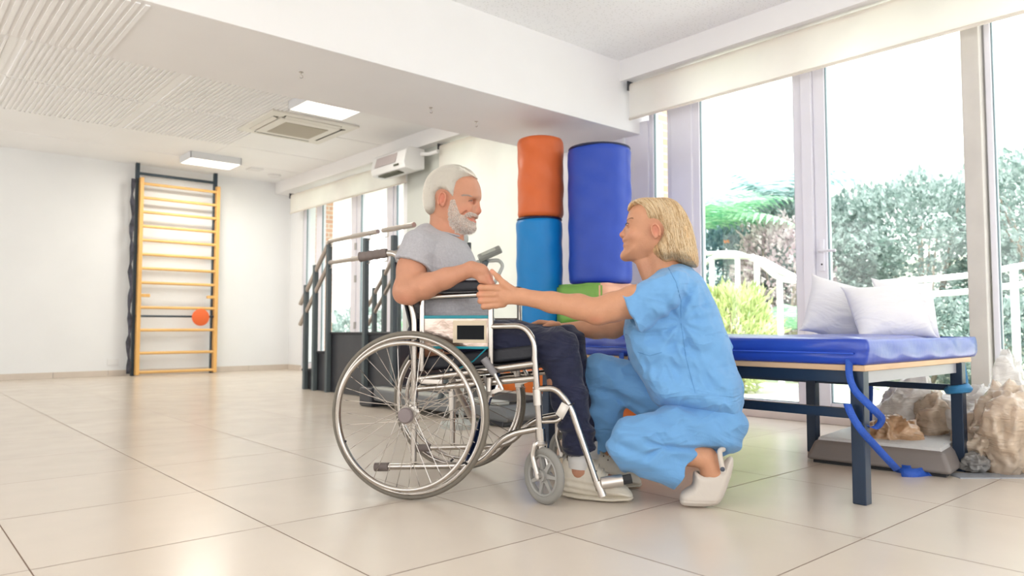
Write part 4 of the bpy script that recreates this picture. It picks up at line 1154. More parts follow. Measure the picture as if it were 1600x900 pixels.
# ================================================================ WHEELCHAIR (chair frame: x forward, y away from the near wheel)
wc = empty('wheelchair', tuple(CO), TH, label='folding chrome wheelchair with black upholstery and an old man seated in it', cat='wheelchair')
M_tyre = mat('grey_brown_tyre', (.17, .15, .12), rough=.6, bump=.2, bscale=200)
M_cgrip = mat('taupe_grip', (.16, .13, .12), rough=.7)
M_black = mat('black_upholstery', (.012, .013, .02), rough=.6, bump=.3, bscale=30)
M_castr = mat('grey_caster_tyre', (.25, .24, .22), rough=.6)
M_castp = mat('grey_caster_plastic', (.33, .32, .30), rough=.5)
M_hubp = mat('hub_cap', (.22, .18, .18), rough=.5)
M_alu = mat('aluminium', (.62, .58, .54), rough=.3, metal=.9)
M_teal = mat('teal_edge', (.0, .22, .28), rough=.4)
R_ = .305
HX = -.03
for s in (-1, 1):
    y = s * .29
    w = MB(); w.torus((0, 0, 0), (0, 1, 0), R_ - .0100, .0100, n=120, m=14, sq=1.3)
    wh = w.build('drive_wheel', M_tyre, wc, smooth=True, loc=(HX, y, R_))
    m = MB(); m.torus((0, 0, 0), (0, 1, 0), .2835, .0095, n=120, m=10, sq=1.5); m.build('rim', M_chrome, wh, smooth=True)
    m = MB(); m.torus((0, s * .045, 0), (0, 1, 0), .262, .0085, n=120, m=12)
    hr = m.build('hand_rim', M_chrome, wh, smooth=True)
    m = MB()
    for k in range(6):
        a = k * PI / 3 + .4; m.tube([(.272 * math.cos(a), 0, .272 * math.sin(a)), (.266 * math.cos(a), s * .045, .266 * math.sin(a))], .0045, n=8)
    m.build('rim_clip', M_belt, hr)
    m = MB()
    for k in range(36):
        a = 2 * PI * k / 36; off = (.62 if (k // 2) % 2 else -.62); yy = (.022 if k % 2 else -.022)
        m.tube([(.026 * math.cos(a + off * 2.2), yy, .026 * math.sin(a + off * 2.2)), (.268 * math.cos(a), 0, .268 * math.sin(a))], .0014, n=5, cap=False)
    m.build('spokes', M_chrome, wh, kind='stuff')
    m = MB(); m.lathe((0, 0, 0), (0, 1, 0), [(.030, -.028), (.033, -.022), (.020, -.018), (.020, .018), (.033, .022), (.030, .028)], n=24); m.build('hub', M_alu, wh)
    m = MB(); m.lathe((0, s * .03, 0), (0, s, 0), [(.029, 0), (.029, .006), (.024, .012), (.004, .013)], n=24); m.build('hub_cap', M_hubp, wh)
tr = .0115
def side(s):
    Y = s * .225
    def t(name, pts, r=tr, m_=M_chrome, fr=.035, n=12, par=wc, **k):
        mb = MB(); mb.tube([(p[0], (Y if len(p) == 2 else p[2]), p[1]) for p in pts], r, n=n, fr=fr); return mb.build(name, m_, par, **k)
    t('push_cane', [(-.16, .905), (-.115, .905), (-.085, .86), (-.062, .74), (-.036, .66), (-.036, .125)], r=.0115, fr=.04)
    g = MB(); n_ = 40; pts = [(-.262 + .112 * i / n_, Y, .893 + .014 * i / n_) for i in range(n_ + 1)]
    g.tube(pts, [.0165 + .0025 * abs(math.sin(i / n_ * PI * 4)) + (.003 if i in (0, 1) else 0) for i in range(n_ + 1)], n=16); g.build('push_handle', M_cgrip, wc)
    t('rear_post_sleeve', [(-.036, .40), (-.036, .36)], r=.016)
    t('lower_side_tube', [(-.14, .100), (.16, .118), (.235, .142), (.315, .235), (.44, .262)], r=.012, fr=.06)
    t('anti_tip_cap', [(-.19, .097), (-.135, .100)], r=.0165, m_=M_cgrip)
    t('seat_rail', [(-.02, .430), (.425, .492)], r=.0115)
    t('seat_rail', [(-.03, .392), (.425, .440)], r=.0115)
    t('front_upright', [(.425, .52), (.448, .21)], r=.0125)
    t('front_sleeve', [(.434, .40), (.438, .345)], r=.0165, m_=M_alu)
    t('front_sleeve', [(.444, .262), (.449, .19)], r=.0185)
    t('desk_arm', [(.262, .625), (.385, .628), (.425, .575), (.427, .47)], r=.0115, fr=.05)
    t('arm_post', [(.262, .74), (.262, .49)], r=.0115)
    t('arm_post', [(-.005, .74), (-.005, .46)], r=.011)
    t('arm_tube', [(-.02, .735), (.285, .745)], r=.011)
    # armrest pad
    m = MB(); m.box((-.02, Y - .028, .755), (.275, Y + .028, .796)); m.build('armrest_pad', M_black, wc, bevel=.014)
    # skirt guard
    sg = MB(); sg.box((.006, Y - .004, .548), (.252, Y + .002, .662))
    gm = mat('scratched_steel', (.44, .35, .30), rough=.2, metal=1.0, bump=.5, bscale=9)
    gd = sg.build('skirt_guard', gm, wc)
    if s < 0:
        MB().box((.003, Y - .007, .655), (.254, Y + .004, .667)).build('guard_trim', M_teal, gd, bevel=.002)
        MB().box((.003, Y - .007, .543), (.254, Y + .004, .553)).build('guard_trim', M_teal, gd, bevel=.002)
        MB().box((.118, Y - .0062, .566), (.246, Y - .004, .648)).build('sticker', mat('beige_sticker', (.62, .52, .38), rough=.5), gd)
        MB().box((.134, Y - .0072, .578), (.238, Y - .0058, .630)).build('black_label', mat('black_label', (.006, .007, .009), rough=.7, spec=.2), gd)
        st_ = MB(); st_.tube([(.25, Y - .01, .548), (.20, Y - .012, .50), (.14, Y - .012, .47)], .0025, n=6); st_.build('teal_cord', M_teal, wc)
    # seat latch
    m = MB(); m.box((.0, Y - .03, .414), (.085, Y - .012, .432)); m.build('seat_latch', M_alu, wc, bevel=.003)
    # brake
    bk = MB(); bk.tube([(.245, Y - .035, .510), (.285, Y - .03, .455)], [.0145, .0125], n=14); bo = bk.build('brake_lever', mat('grey_grip', (.22, .21, .22), rough=.6), wc)
    m = MB(); m.tube([(.283, Y - .03, .458), (.312, Y - .025, .40)], .007, n=8); m.build('lever_arm', M_alu, bo)
    m = MB()
    for a, b in (((.243, .448), (.262, .385)), ((.262, .385), (.315, .405)), ((.315, .405), (.290, .45))):
        m.prism([(-.0, -.008), (1, -.008), (1, .008), (0, .008)], (a[0], Y - .022, a[1]), (b[0] - a[0], 0, b[1] - a[1]), (0.4 * (-(b[1] - a[1])) / .05, 0, 0.4 * (b[0] - a[0]) / .05 + .5), (0, 1, 0), .005)
    m.build('brake_link', M_alu, bo)
    m = MB(); m.box((.250, Y - .03, .372), (.275, Y + .0, .392)); m.tube([(.262, Y - .01, .38), (.268, s * .29 - .0, .36)], .006, n=8); m.build('brake_shoe', M_alu, bo)
    m = MB(); m.tube([(.262, Y - .02, .39), (.262, Y - .02, .44)], .008, n=8); m.build('brake_clamp', M_alu, bo)
    # footrest hanger
    hg = t('leg_hanger', [(.44, .402), (.50, .408), (.553, .350), (.655, .055)], r=.0115, fr=.055)
    t('hanger_brace', [(.445, .285), (.515, .290), (.553, .352)], r=.007, fr=.02, par=wc)
    t('hanger_pin', [(.420, .405), (.47, .405)], r=.008)
    t('hanger_foot', [(.648, .085), (.668, .035)], r=.0145, m_=M_alu)
    m = MB(); m.tube([(.662, Y + .005, .078), (.735, Y + .02, .090)], .021, n=18); fp = m.build('footplate_hinge', M_alu, wc)
    m = MB(); m.tube([(.735, Y + .02, .090), (.765, Y + .027, .096)], .0175, n=6); m.build('hinge_cap', M_belt, fp)
    m = MB(); m.box((.655, min(Y + .02 * 1, Y), .062), (.76, Y + .02, .068)) if False else None
    t('axle_plate', [(-.036, .345), (-.036, .26)], r=.017, m_=M_alu)
    m = MB(); m.tube([(HX, Y, R_), (HX, s * .285, R_)], .010, n=10); m.build('axle', M_alu, wc)
    # caster: swivelled
    cy_ = s * .235; a = -.62
    cd = np.array([math.cos(a), math.sin(a), 0]); cn = np.array([-math.sin(a), math.cos(a), 0])
    cc = np.array([.452, cy_, .100]); cw = cc + cd * .012
    m = MB(); m.torus((0, 0, 0), cn, .085, .0155, n=64, m=12, sq=.85)
    cs = m.build('caster_wheel', M_castr, wc, smooth=True, loc=tuple(cw))
    m = MB(); m.torus((0, 0, 0), cn, .070, .007, n=48, m=8, sq=1.6)
    m.lathe((0, 0, 0), cn, [(.020, -.018), (.020, .018)], n=16)
    for k in range(7):
        q = 2 * PI * k / 7; d = cd * math.cos(q) + np.array([0, 0, 1.]) * math.sin(q); e_ = np.cross(d, cn)
        V = [d * .018 - e_ * .009 - cn * .006, d * .018 + e_ * .009 - cn * .006, d * .068 + e_ * .005 - cn * .006, d * .068 - e_ * .005 - cn * .006]
        V += [v + cn * .012 for v in V]
        m.add(V, [(0, 1, 2, 3), (7, 6, 5, 4), (0, 4, 5, 1), (1, 5, 6, 2), (2, 6, 7, 3), (3, 7, 4, 0)])
    m.build('caster_spokes', M_castp, cs)
    m = MB(); m.lathe((0, 0, 0), cn, [(.010, -.032), (.010, .032)], n=12); m.build('caster_axle', M_alu, cs)
    m = MB()
    for q in (-1, 1):
        top = cc + cn * q * .026 + np.array([0, 0, .112]) - cd * .006; bot = cw + cn * q * .026
        m.tube([top - cn * q * .02 + np.array([0, 0, .004]), top, top - cd * .012 - np.array([0, 0, .045]), bot + np.array([0, 0, -.006])], .0085, n=8, fr=.012)
    m.lathe(cc + np.array([0, 0, .104]) - cd * .006, (0, 0, 1), [(.022, 0), (.024, .006), (.018, .014)], n=16)
    m.build('caster_fork', M_alu, wc)
    tg = None
side(-1); side(1)
# paper tag on the near hanger
m = MB(); m.add([(.505, -.245, .318), (.528, -.247, .360), (.556, -.243, .345), (.530, -.243, .298)], [(0, 1, 2, 3)])
m.build('tag', mat('paper_tag', (.75, .70, .64), rough=.7), wc, solid=.001)
MB().torus((.555, -.225, .350), (.3, 0, -1), .0135, .002, n=20, m=6).build('cable_tie', M_belt, wc)
# seat sling, back sling, cross braces
def sheet(fn, nu, nv):
    V = [fn(i / nu, j / nv) for i in range(nu + 1) for j in range(nv + 1)]
    F = [(i * (nv + 1) + j, i * (nv + 1) + j + 1, (i + 1) * (nv + 1) + j + 1, (i + 1) * (nv + 1) + j) for i in range(nu) for j in range(nv)]
    return np_mesh('s', V, F)
link('seat_sling', sheet(lambda u, v: (-.02 + .45 * u, -.222 + .444 * v, .442 + .06 * u - .030 * math.sin(PI * v)), 20, 20), M_black, wc, solid=.006)
m = soft_box((-.03, -.205, .455), (.43, .205, .515), 20, 20, 6, lambda p, c, h: (p[0], p[1], p[2] + .05 * (p[0]) / .43 - .008 * (max(abs((p - c) / h)[:2]) ** 6) * np.sign((p - c)[2])))
link('seat_cushion', m, M_black, wc)
link('back_sling', sheet(lambda u, v: (-.055 - .062 * max(0, (u - .35)) / .65 - .045 * math.sin(PI * v) * (.5 + .5 * u), -.222 + .444 * v, .50 + .37 * u), 20, 20), M_black, wc, solid=.008)
M_bluem = mat('dark_blue_metal', (.02, .04, .12), rough=.25, metal=.8)
for s in (-1, 1):
    MB().tube([(.14 + .03 * s, s * .215, .43), (.14 + .03 * s, -s * .215, .125)], .011, n=10).build('cross_brace', M_bluem if s > 0 else M_alu, wc)
# ================================================================ SEATED MAN
def skin_mat(name):
    m = mat(name, (.6, .33, .22), rough=.48, attr='tone', var=.05, vscale=25, bump=.12, bscale=180, sss=.06, spec=.35)
    return m
M_skin = skin_mat('skin')
def pc(u, v, y, cx, cy, s):  # crop pixel -> chair frame
    return P(cx + u / s, cy + v / s, y)
def poly_px(pts, cx, cy, s, y=0.0): return [tuple(pc(q[0], q[1], (q[2] if len(q) > 2 else y), cx, cy, s)[[0, 2]]) for q in pts]
MC = (640, 240, 5.625)
m_face = poly_px([(575, 205), (606, 255), (622, 310), (626, 365), (618, 398), (604, 425), (600, 470), (596, 520), (588, 548), (590, 562), (580, 575), (572, 585), (577, 602), (562, 622), (562, 655), (548, 685), (515, 702),
                  (455, 690), (390, 665), (320, 610), (250, 560), (205, 520), (185, 440), (178, 370), (195, 280), (250, 195), (330, 145), (420, 130), (510, 155)], *MC)
def w_man(x, z):
    # widths by height: jaw .055, cheek .069, temple .074
    t = np.clip((z - 1.00) / .16, 0, 1); w = .054 + .022 * t ** .7
    f = np.clip((x - .07) / .09, 0, 1)         # towards the face front
    return w * (1 - .10 * f) + 0 * x
R_man = lambda x, z: .062 + .0 * x
head_m = Prof(m_face, w_man, R_man, wmax=.09)
def head_parts(G, s, ex, ez, brow, nose_b, nose_t, nose_base, ala, ear, cheek, chin_c, tilt=0.0, fem=False):
    """facial features shared by both heads; s = facing direction along x"""
    k = .85 if fem else 1.0
    for q in (-1, 1):
        G.sub(Ell((ex + s * .012, q * .034, ez + .000), (.016, .019, .013)), .012)
        G.add(Ell((ex - s * .003, q * .033, ez), (.0135, .0155, .0115)), .006)
        G.add(Cone(brow + [0, q * .012, 0], brow + [-s * .014, q * .046, -.002], .0065 * k, .006 * k), .014)
        G.add(Ell(cheek + [0, q * .042, 0], (.022, .020, .019)), .02)
        G.add(Ell(ala + [0, q * .0125, 0], (.0095, .0065, .0075)), .006)
    G.add(Cone(nose_b, nose_t, .0085 * k, .0105 * k), .016)
    G.add(Cone(nose_t, nose_base, .0095 * k, .007), .008)
    for q in (-1, 1): G.sub(Ell(nose_base + [s * .008, q * .007, -.004], (.005, .004, .004)), .003)
def add_ear(G, c, s, q, tilt, size=1.0):
    R = np.array([[math.cos(tilt), 0, -math.sin(tilt)], [0, 1, 0], [math.sin(tilt), 0, math.cos(tilt)]])
    G.add(Ell(c + [0, q * .004, 0], np.array((.0165, .0085, .030)) * size, R), .006)
    pts = []
    for a in np.linspace(-.9, 3.6, 9):          # helix from the lobe round the back to the front
        d = np.array([-s * math.cos(a) * .0165, 0, math.sin(a) * .029]) * size
        pts.append((c + R @ d * 1.0 + [0, q * .013, 0], .0040))
    G.limb(pts, .003)
    G.sub(Ell(c + [s * .002, q * .0165, .003], np.array((.0105, .0105, .019)) * size, R), .003)
    G.add(Ell(c + [s * .003, q * .009, -.023 * size], np.array((.0095, .006, .010)) * size, R), .005)
    G.add(Ell(c + [s * .013, q * .009, -.003], (.0045, .005, .0065)), .003)
man_rz, man_o = TH, CO
G = Grid(axis(-.24, .005, -.10, .0022, .31, .006, .86), axis(-.33, .0025, .33), axis(-.004, .006, .20, .009, .66, .0045, .73, .0022, 1.285))
G.add(head_m, .0)
bro = pc(612, 392, 0, *MC); nb = pc(598, 425, 0, *MC); nt = pc(619, 503, 0, *MC); nbase = pc(588, 536, 0, *MC); ala = pc(580, 515, 0, *MC)
eye = P(734.5, 314.5, -.034); chk = P(727, 330, -.04)
head_parts(G, 1, float(eye[0]), float(eye[2]), bro + [-.004, 0, .002], nb + [-.004, 0, 0], nt + [-.006, 0, 0], nbase, ala + [.0, 0, -.002], None, np.array([chk[0] - .004, 0, chk[2]]), None)
G.add(Ell(pc(535, 665, 0, *MC) + [0, 0, .004], (.022, .026, .018)), .02)                       # chin
G.add(Cone(pc(560, 560, 0, *MC) + [0, -.022, 0], pc(560, 560, 0, *MC) + [0, .022, 0], .009, .009), .014)
G.add(Cone(pc(555, 598, 0, *MC) + [0, -.018, 0], pc(555, 598, 0, *MC) + [0, .018, 0], .008, .008), .012)
mouth = pc(578, 574, 0, *MC); mcor = pc(497, 550, -.043, *MC); mmid = (mouth + mcor) / 2 + np.array([.004, -.007, 0])
for q in (-1, 1):
    fl_ = np.array([1, -q, 1]); G.sub(Cone(mouth + [.004, 0, -.001], mmid * fl_, .0062, .0052), .003); G.sub(Cone(mmid * fl_, mcor * fl_, .0052, .0028), .003)
    G.sub(Cone(pc(505, 500, -.052, *MC) * [1, -q, 1], pc(468, 540, -.060, *MC) * [1, -q, 1], .005, .004), .010)      # smile crease
    G.add(Ell(pc(515, 478, -.042, *MC) * [1, -q, 1], (.020, .014, .016)), .012)                                       # raised cheek
ear_n = P(691.5, 311.5, -.078)
for q in (-1, 1): add_ear(G, np.array([ear_n[0], q * .074, ear_n[2]]), 1, q, -.15, .95)
# neck and torso
G.limb([(pc(300, 500, 0, *MC), .056), (P(693, 366), .055), (P(688, 385), .062)], .03)
G.add(Cone(P(693, 345) + [.02, 0, 0], P(712, 372) + [0, 0, -.01], .030, .034), .03)             # throat
G.limb([(P(688, 392), .07), (P(688, 430), .078), (P(690, 480), .076), (P(688, 530), .078)], .04, (0, 1, 0), .72)
for q in (-1, 1): G.add(Cone(P(683, 385), np.array([P(655, 385, q * .17)[0], q * .165, .93]), .05, .05), .04)
# near (right) arm
sh = P(652, 388, -.175); el = P(634.5, 453, -.245); wr = P(737, 420.5, -.255)
def mix(a, b, t): return a * (1 - t) + b * t
G.limb([(sh, .056), (mix(sh, el, .5), .054), (el, .046)], .02)
G.add(Cone(P(629, 462, -.245), P(640, 462, -.25), .030, .036), .02)
fa1 = mix(el, wr, .28) + [0, 0, -.008]; fa2 = mix(el, wr, .62) + [0, 0, -.004]
G.limb([(el, .045), (fa1, .0465), (fa2, .036), (wr, .0265)], .02)
# near hand: bent at the wrist, fingers hanging into her grip
kn = P(761, 432, -.245)
G.add(Cone(wr, P(752, 424, -.250), .0275, .0265, (0.35, .8, .4), 1.15), .015)
G.add(Cone(P(750, 424, -.250), kn, .0265, .0200), .012)
for i in range(4):
    yo = -.262 + i * .018
    a = P(763 + (i == 1) * 1.5, 432, yo); b = P(768.5, 444 + i, yo + .004); c = P(766, 457, yo + .008); e = P(756, 464, yo + .010)
    G.limb([(a, .0112), (b, .0104), (c, .0095), (e, .0085)], .007)
G.limb([(P(745, 429, -.255), .0150), (P(753, 437, -.260), .0130), (P(761, 441, -.255), .0115)], .010)
# far (left) arm and hand on the far armrest
sh2 = np.array([sh[0], .175, sh[2]]); el2 = np.array([el[0] + .02, .265, el[2] + .03]); wr2 = P(744, 434, .125)
G.limb([(sh2, .056), (mix(sh2, el2, .5), .052), (el2, .046)], .02)
G.limb([(el2, .045), (mix(el2, wr2, .3), .045), (wr2, .026)], .02)
G.add(Cone(wr2, wr2 + [.030, -.045, -.004], .024, .024, (0, 0, 1), 1.3), .012)
for i in range(4):
    a = wr2 + [.022 + i * .010, -.062 + i * .012, -.004]; G.limb([(a, .0095), (a + [.006, -.030, -.004], .009), (a + [.004, -.050, -.014], .0085), (a + [-.004, -.052, -.028], .008)], .004)
G.limb([(wr2 + [.01, -.022, 0], .012), (wr2 + [.005, -.05, -.008], .0095), (wr2 + [.010, -.075, -.014], .008)], .008)
# hips, legs, feet
hipz = .565
kneeN = P(868, 540, -.115); ankN = P(908, 706, -.125)
kneeF = P(880, 534, .10); ankF = P(915, 694, .10)
for (q, kn_, an_) in ((-1, kneeN, ankN), (1, kneeF, ankF)):
    h_ = np.array([.0, q * .085, hipz])
    G.limb([(h_, .085), (mix(h_, kn_, .5), .070), (kn_, .050)], .03)
    G.limb([(kn_, .050), (mix(kn_, an_, .35) + [-.01, 0, 0], .050), (an_, .029)], .02)
    G.add(Cone(an_, an_ + [-.01, 0, -.07], .029, .030), .02)
    G.add(Cone(an_ + [.0, 0, -.075], an_ + [.13, 0, -.105], .030, .020), .02)
G.add(Cone([0, -.09, hipz], [0, .09, hipz], .085, .085), .04)
V, F = G.mesh(1)
man = link('person', fast_mesh('body', V, F), M_skin, loc=tuple(man_o), rz=man_rz,
           label='older man with white hair and beard in grey t-shirt sitting in the wheelchair, smiling', cat='person')
SK = (.52, .250, .155); RED = (.62, .17, .11)
paint(man.data, V, SK, [(ear_n, (.022, .03, .035), (.62, .17, .12), .6), (nt, (.02, .02, .022), (.64, .20, .14), .55), (chk, (.03, .03, .025), (.68, .24, .16), .65),
      (chk * [1, -1, 1], (.03, .03, .025), (.68, .24, .16), .65), (P(714, 366), (.03, .05, .03), (.55, .16, .10), .6), (P(700, 355), (.04, .06, .03), (.58, .22, .14), .5),
      (P(740, 288), (.05, .06, .03), (.62, .32, .22), .6), (mouth + [-.002, 0, -.010], (.014, .022, .006), (.58, .15, .11), .85), (mmid + [0, 0, -.009], (.014, .018, .005), (.58, .15, .11), .85), (mmid * [1, -1, 1] + [0, 0, -.009], (.014, .018, .005), (.58, .15, .11), .85),
      (eye + [.004, 0, -.004], (.014, .02, .012), (.52, .19, .13), .6), (P(771, 437, -.25), (.02, .03, .016), (.66, .22, .16), .7),
      (P(690, 430, -.25), (.12, .1, .012), (.58, .30, .19), .35), (P(630, 468, -.28), (.04, .03, .02), (.60, .24, .16), .5)])
def child(name, V, F, m, par, smooth=True, **k): return link(name, fast_mesh(name, V, F), m, par, smooth=smooth, **k)
# ---- eyes, brows, teeth
M_eye = mat('eye_white', (.75, .70, .66), rough=.15); M_iris = mat('iris', (.06, .07, .08), rough=.1); M_lid = mat('lid_skin', (.46, .20, .14), rough=.6)
M_tooth = mat('teeth', (.78, .74, .66), rough=.2); M_mouth = mat('mouth_inside', (.10, .02, .02), rough=.5)
def make_eye(par, c, s, q, squint, iris_m, Gd, lash=None, tilt=0.0):
    """almond eye lying on the lid bulge; c = centre on the face surface"""
    fwd = np.array([s * .80, q * .60, 0]); fwd /= np.linalg.norm(fwd); side = np.array([-s * .60, q * .80, 0]); side /= np.linalg.norm(side); up = np.array([0, 0, 1.])
    c = np.array(c, float)
    n = 20; half = .0125
    m = MB(); V = [c + fwd * .0015]; ring = []
    for i in range(2 * n):
        t = 2 * PI * i / (2 * n); x = math.cos(t); z = math.sin(t)
        zz = (squint * (1 - x * x) * (1 if z > 0 else .55)) * (1 if z >= 0 else -1) + tilt * x * half
        V.append(c + side * x * half + up * zz - fwd * .0022 * x * x + fwd * .0002)
    m.add(V, [(0, 1 + i, 1 + (i + 1) % (2 * n)) for i in range(2 * n)]); e = m.build('eye', M_eye, par, smooth=True)
    m = MB(); m.lathe(c + fwd * .0013 - side * .0025, fwd, [(min(.0048, squint * 1.25), 0), (min(.0045, squint * 1.2), .0006)], n=16); m.build('iris', iris_m, e)
    for sg in (1, -1):
        pts = [c + side * x * half * 1.06 + up * (squint * (1 - x * x) * (1 if sg > 0 else -.55) + tilt * x * half) - fwd * (.0024 * x * x - .0006) for x in np.linspace(-1, 1, 13)]
        mm = MB(); mm.tube(pts, [.0005 + .0014 * (1 - abs(x) ** 3) for x in np.linspace(-1, 1, 13)], n=6); mm.build('eyelid', (lash if (lash and sg > 0) else M_lid), par)
for q in (-1, 1):
    yy = G.surf(float(eye[0]) + .004, float(eye[2]) - .001, q)
    make_eye(man, (float(eye[0]) + .0055, yy - q * .0015, float(eye[2]) - .001), 1, q, .0021, M_iris, G, mat('lash_brown', (.16, .09, .06), rough=.8), -.22)
tt = MB()
for a in np.linspace(-1.0, 1.0, 13):
    fl_ = np.array([1, math.copysign(1, -a) * 1, 1]); b_ = abs(a); q_ = (mouth + [-.006, 0, .002]) * (1 - b_) + ((mcor * .35 + mmid * .65) * fl_ * [1, 1, 1] + [0, 0, .0015]) * b_
    tt.box((-.002, -.0030, -.003), (.002, .0030, .003), R=rotz(-math.copysign(1, a) * b_ * .9 if False else a * .9), c=q_ + np.array([-.004 * (1 - b_), -math.copysign(1, fl_[1] * mmid[1]) * .004 * b_, 0]))
tt.build('teeth', M_tooth, man, bevel=.0008)
# ---- hair
rh = np.random.RandomState(3)
m_hair = poly_px([(595, 222), (585, 200), (530, 150), (455, 118), (380, 108), (305, 130), (235, 172), (188, 232), (158, 310), (147, 400), (155, 480), (178, 548), (205, 540, -.05), (232, 505, -.07), (240, 440, -.08), (236, 375, -.08), (258, 335, -.08), (300, 335, -.08),
                  (335, 365, -.08), (378, 412, -.075), (408, 388, -.07), (418, 335, -.07), (436, 265, -.065), (470, 230, -.055), (530, 205, -.03), (580, 215, 0)], *MC)
wh_ = lambda x, z: .086 - .008 * np.clip((1.10 - z) / .06, 0, 1) + 0 * x
hair_m = Prof(m_hair, wh_, .030, wmax=.1, it=2)
def hair_disp(x, y, z): return .005 * vnoise(x * 1.0, y * 1.0, z * .6, 90, 3) + .006 * vnoise(x, y, z, 35, 9)
GH = Grid(axis(-.10, .0025, .20), axis(-.10, .0025, .10), axis(1.00, .0025, 1.30))
GH.add(hair_m, 0, pad=.01); GH.disp(hair_disp)
Vh, Fh = GH.mesh(1)
M_whair = mat('white_hair', (.74, .68, .58), rough=.55, var=.14, vscale=70, stretch=(1, 1, .35))
M_whair2 = mat('white_hair_strand', (.90, .85, .76), rough=.45)
hr_o = child('hair', Vh, Fh, M_whair, man)
def surface_strands(prof, n, L, flow, lift, rs_, k=6, jitter=.25, inset=.003, slack=.004, sides=(-1, -1, 1), droop=0.0):
    """roots scattered over a profile body, combed along flow(x,z) in the side plane"""
    p = prof.p; lo, hi = p.min(0), p.max(0)
    X = rs_.uniform(lo[0], hi[0], n * 3); Z = rs_.uniform(lo[1], hi[1], n * 3)
    sd = poly_sd(p, X, Z); ok = sd < -.001; x, z = X[ok][:n], Z[ok][:n]; n = len(x)
    S = rs_.choice(sides, n); off = rs_.normal(size=n) * jitter; LL = L * (.6 + .8 * rs_.rand(n)); lines = np.zeros((n, k, 3)); bad = np.zeros(n, bool)
    fin = rs_.rand(n)
    for i in range(k):
        t = i / (k - 1); h, s_ = prof.h(x, z); bad |= s_ > slack
        h = np.where(s_ > 0, 0, h)
        lines[:, i] = np.stack([x, S * (h - inset + lift * math.sin(PI * min(1, t * .8 + .1)) * (.5 + fin)), z], 1)
        fx, fz = flow(x, z); a = np.arctan2(fz, fx) + off
        x = x + np.cos(a) * LL / (k - 1); z = z + np.sin(a) * LL / (k - 1) - droop * LL / (k - 1) * t
    return lines[~bad]
def flow_m(x, z):
    return -.45 + .0 * x - 1.2 * np.clip(z - 1.19, -.1, .1) * 6, -1.0 + 6 * np.clip(z - 1.17, 0, .1)
ln = surface_strands(hair_m, 9500, .032, flow_m, .009, rh, jitter=.42)
Vs, Fs = strands(ln, .00065)
child('hair_strands', Vs, Fs, M_whair2, man, kind='stuff')
# strands over the crown, running across the midline
p_ = hair_m.p; top = []
for i in range(2200):
    a = rh.uniform(-.035, .128); prof_pts = p_[p_[:, 1] > 1.14]
    j = np.argmin(abs(prof_pts[:, 0] - a)); z0 = prof_pts[j, 1]
    y0 = rh.uniform(-.035, .035); xs = a; l_ = []
    for t in np.linspace(0, 1, 6):
        x = xs - .035 * t + .010 * (rh.rand() - .5) * t; j = np.argmin(abs(prof_pts[:, 0] - x)); zt = prof_pts[j, 1]
        y = y0 * (1 + .5 * t); z = zt - .045 * (1 - math.sqrt(max(0, 1 - (min(abs(y), .079) / .08) ** 2))) + .004 * math.sin(PI * t) + (.002)
        l_.append((x, y, z))
    top.append(l_)
Vs, Fs = strands(top, .0008); child('hair_strands', Vs, Fs, M_whair2, man, kind='stuff')
# ---- beard
m_beard = poly_px([(372, 385, -.07), (400, 385, -.07), (412, 450, -.07), (432, 500, -.065), (456, 545, -.055), (492, 535, -.04), (545, 520, -.02), (592, 530, 0), (606, 552, 0), (600, 565), (596, 610), (590, 650), (572, 690), (530, 716), (455, 716), (395, 695, -.03), (338, 625, -.06), (326, 545, -.07), (340, 475, -.07), (358, 412, -.07)], *MC)
bp = smooth_poly(m_beard, 1)
GB = Grid(axis(-.01, .002, .18), axis(-.09, .0022, .09), axis(.985, .002, 1.13))
ix0, ix1 = np.searchsorted(G.ax, GB.ax[0]) - 1, np.searchsorted(G.ax, GB.ax[-1]) + 1
def resample(Gs, Gt):
    xi = np.clip(np.searchsorted(Gs.ax, Gt.ax) - 1, 0, len(Gs.ax) - 2); yi = np.clip(np.searchsorted(Gs.ay, Gt.ay) - 1, 0, len(Gs.ay) - 2); zi = np.clip(np.searchsorted(Gs.az, Gt.az) - 1, 0, len(Gs.az) - 2)
    fx = ((Gt.ax - Gs.ax[xi]) / (Gs.ax[xi + 1] - Gs.ax[xi]))[:, None, None]; fy = ((Gt.ay - Gs.ay[yi]) / (Gs.ay[yi + 1] - Gs.ay[yi]))[None, :, None]; fz_ = ((Gt.az - Gs.az[zi]) / (Gs.az[zi + 1] - Gs.az[zi]))[None, None, :]
    g = lambda a, b, c: Gs.d[np.ix_(xi + a, yi + b, zi + c)]
    return (((g(0, 0, 0) * (1 - fx) + g(1, 0, 0) * fx) * (1 - fy) + (g(0, 1, 0) * (1 - fx) + g(1, 1, 0) * fx) * fy) * (1 - fz_) + ((g(0, 0, 1) * (1 - fx) + g(1, 0, 1) * fx) * (1 - fy) + (g(0, 1, 1) * (1 - fx) + g(1, 1, 1) * fx) * fy) * fz_)
gx, gy, gz = GB.ax[:, None, None], GB.ay[None, :, None], GB.az[None, None, :]
bd = resample(G, GB) - .0006 + .0025 * vnoise(gx, gy, gz, 260, 1)
b2 = poly_sd(bp, gx, gz) + .004 * vnoise(gx, gy, gz, 150, 5)
GB.d = np.maximum(bd, b2).astype(np.float32)
for q in (-1, 1):
    fl_ = np.array([1, -q, 1])
    for c_, d_, r1_, r2_ in ((mouth + [.004, 0, -.004], mmid * fl_ + [0, 0, -.004], .0125, .0115), (mmid * fl_ + [0, 0, -.004], mcor * fl_ + [0, 0, -.002], .0115, .0065)):
        GB.d = np.maximum(GB.d, -Cone(c_, d_, r1_, r2_)(gx, gy, gz)).astype(np.float32)
Vb, Fb = GB.mesh(0)
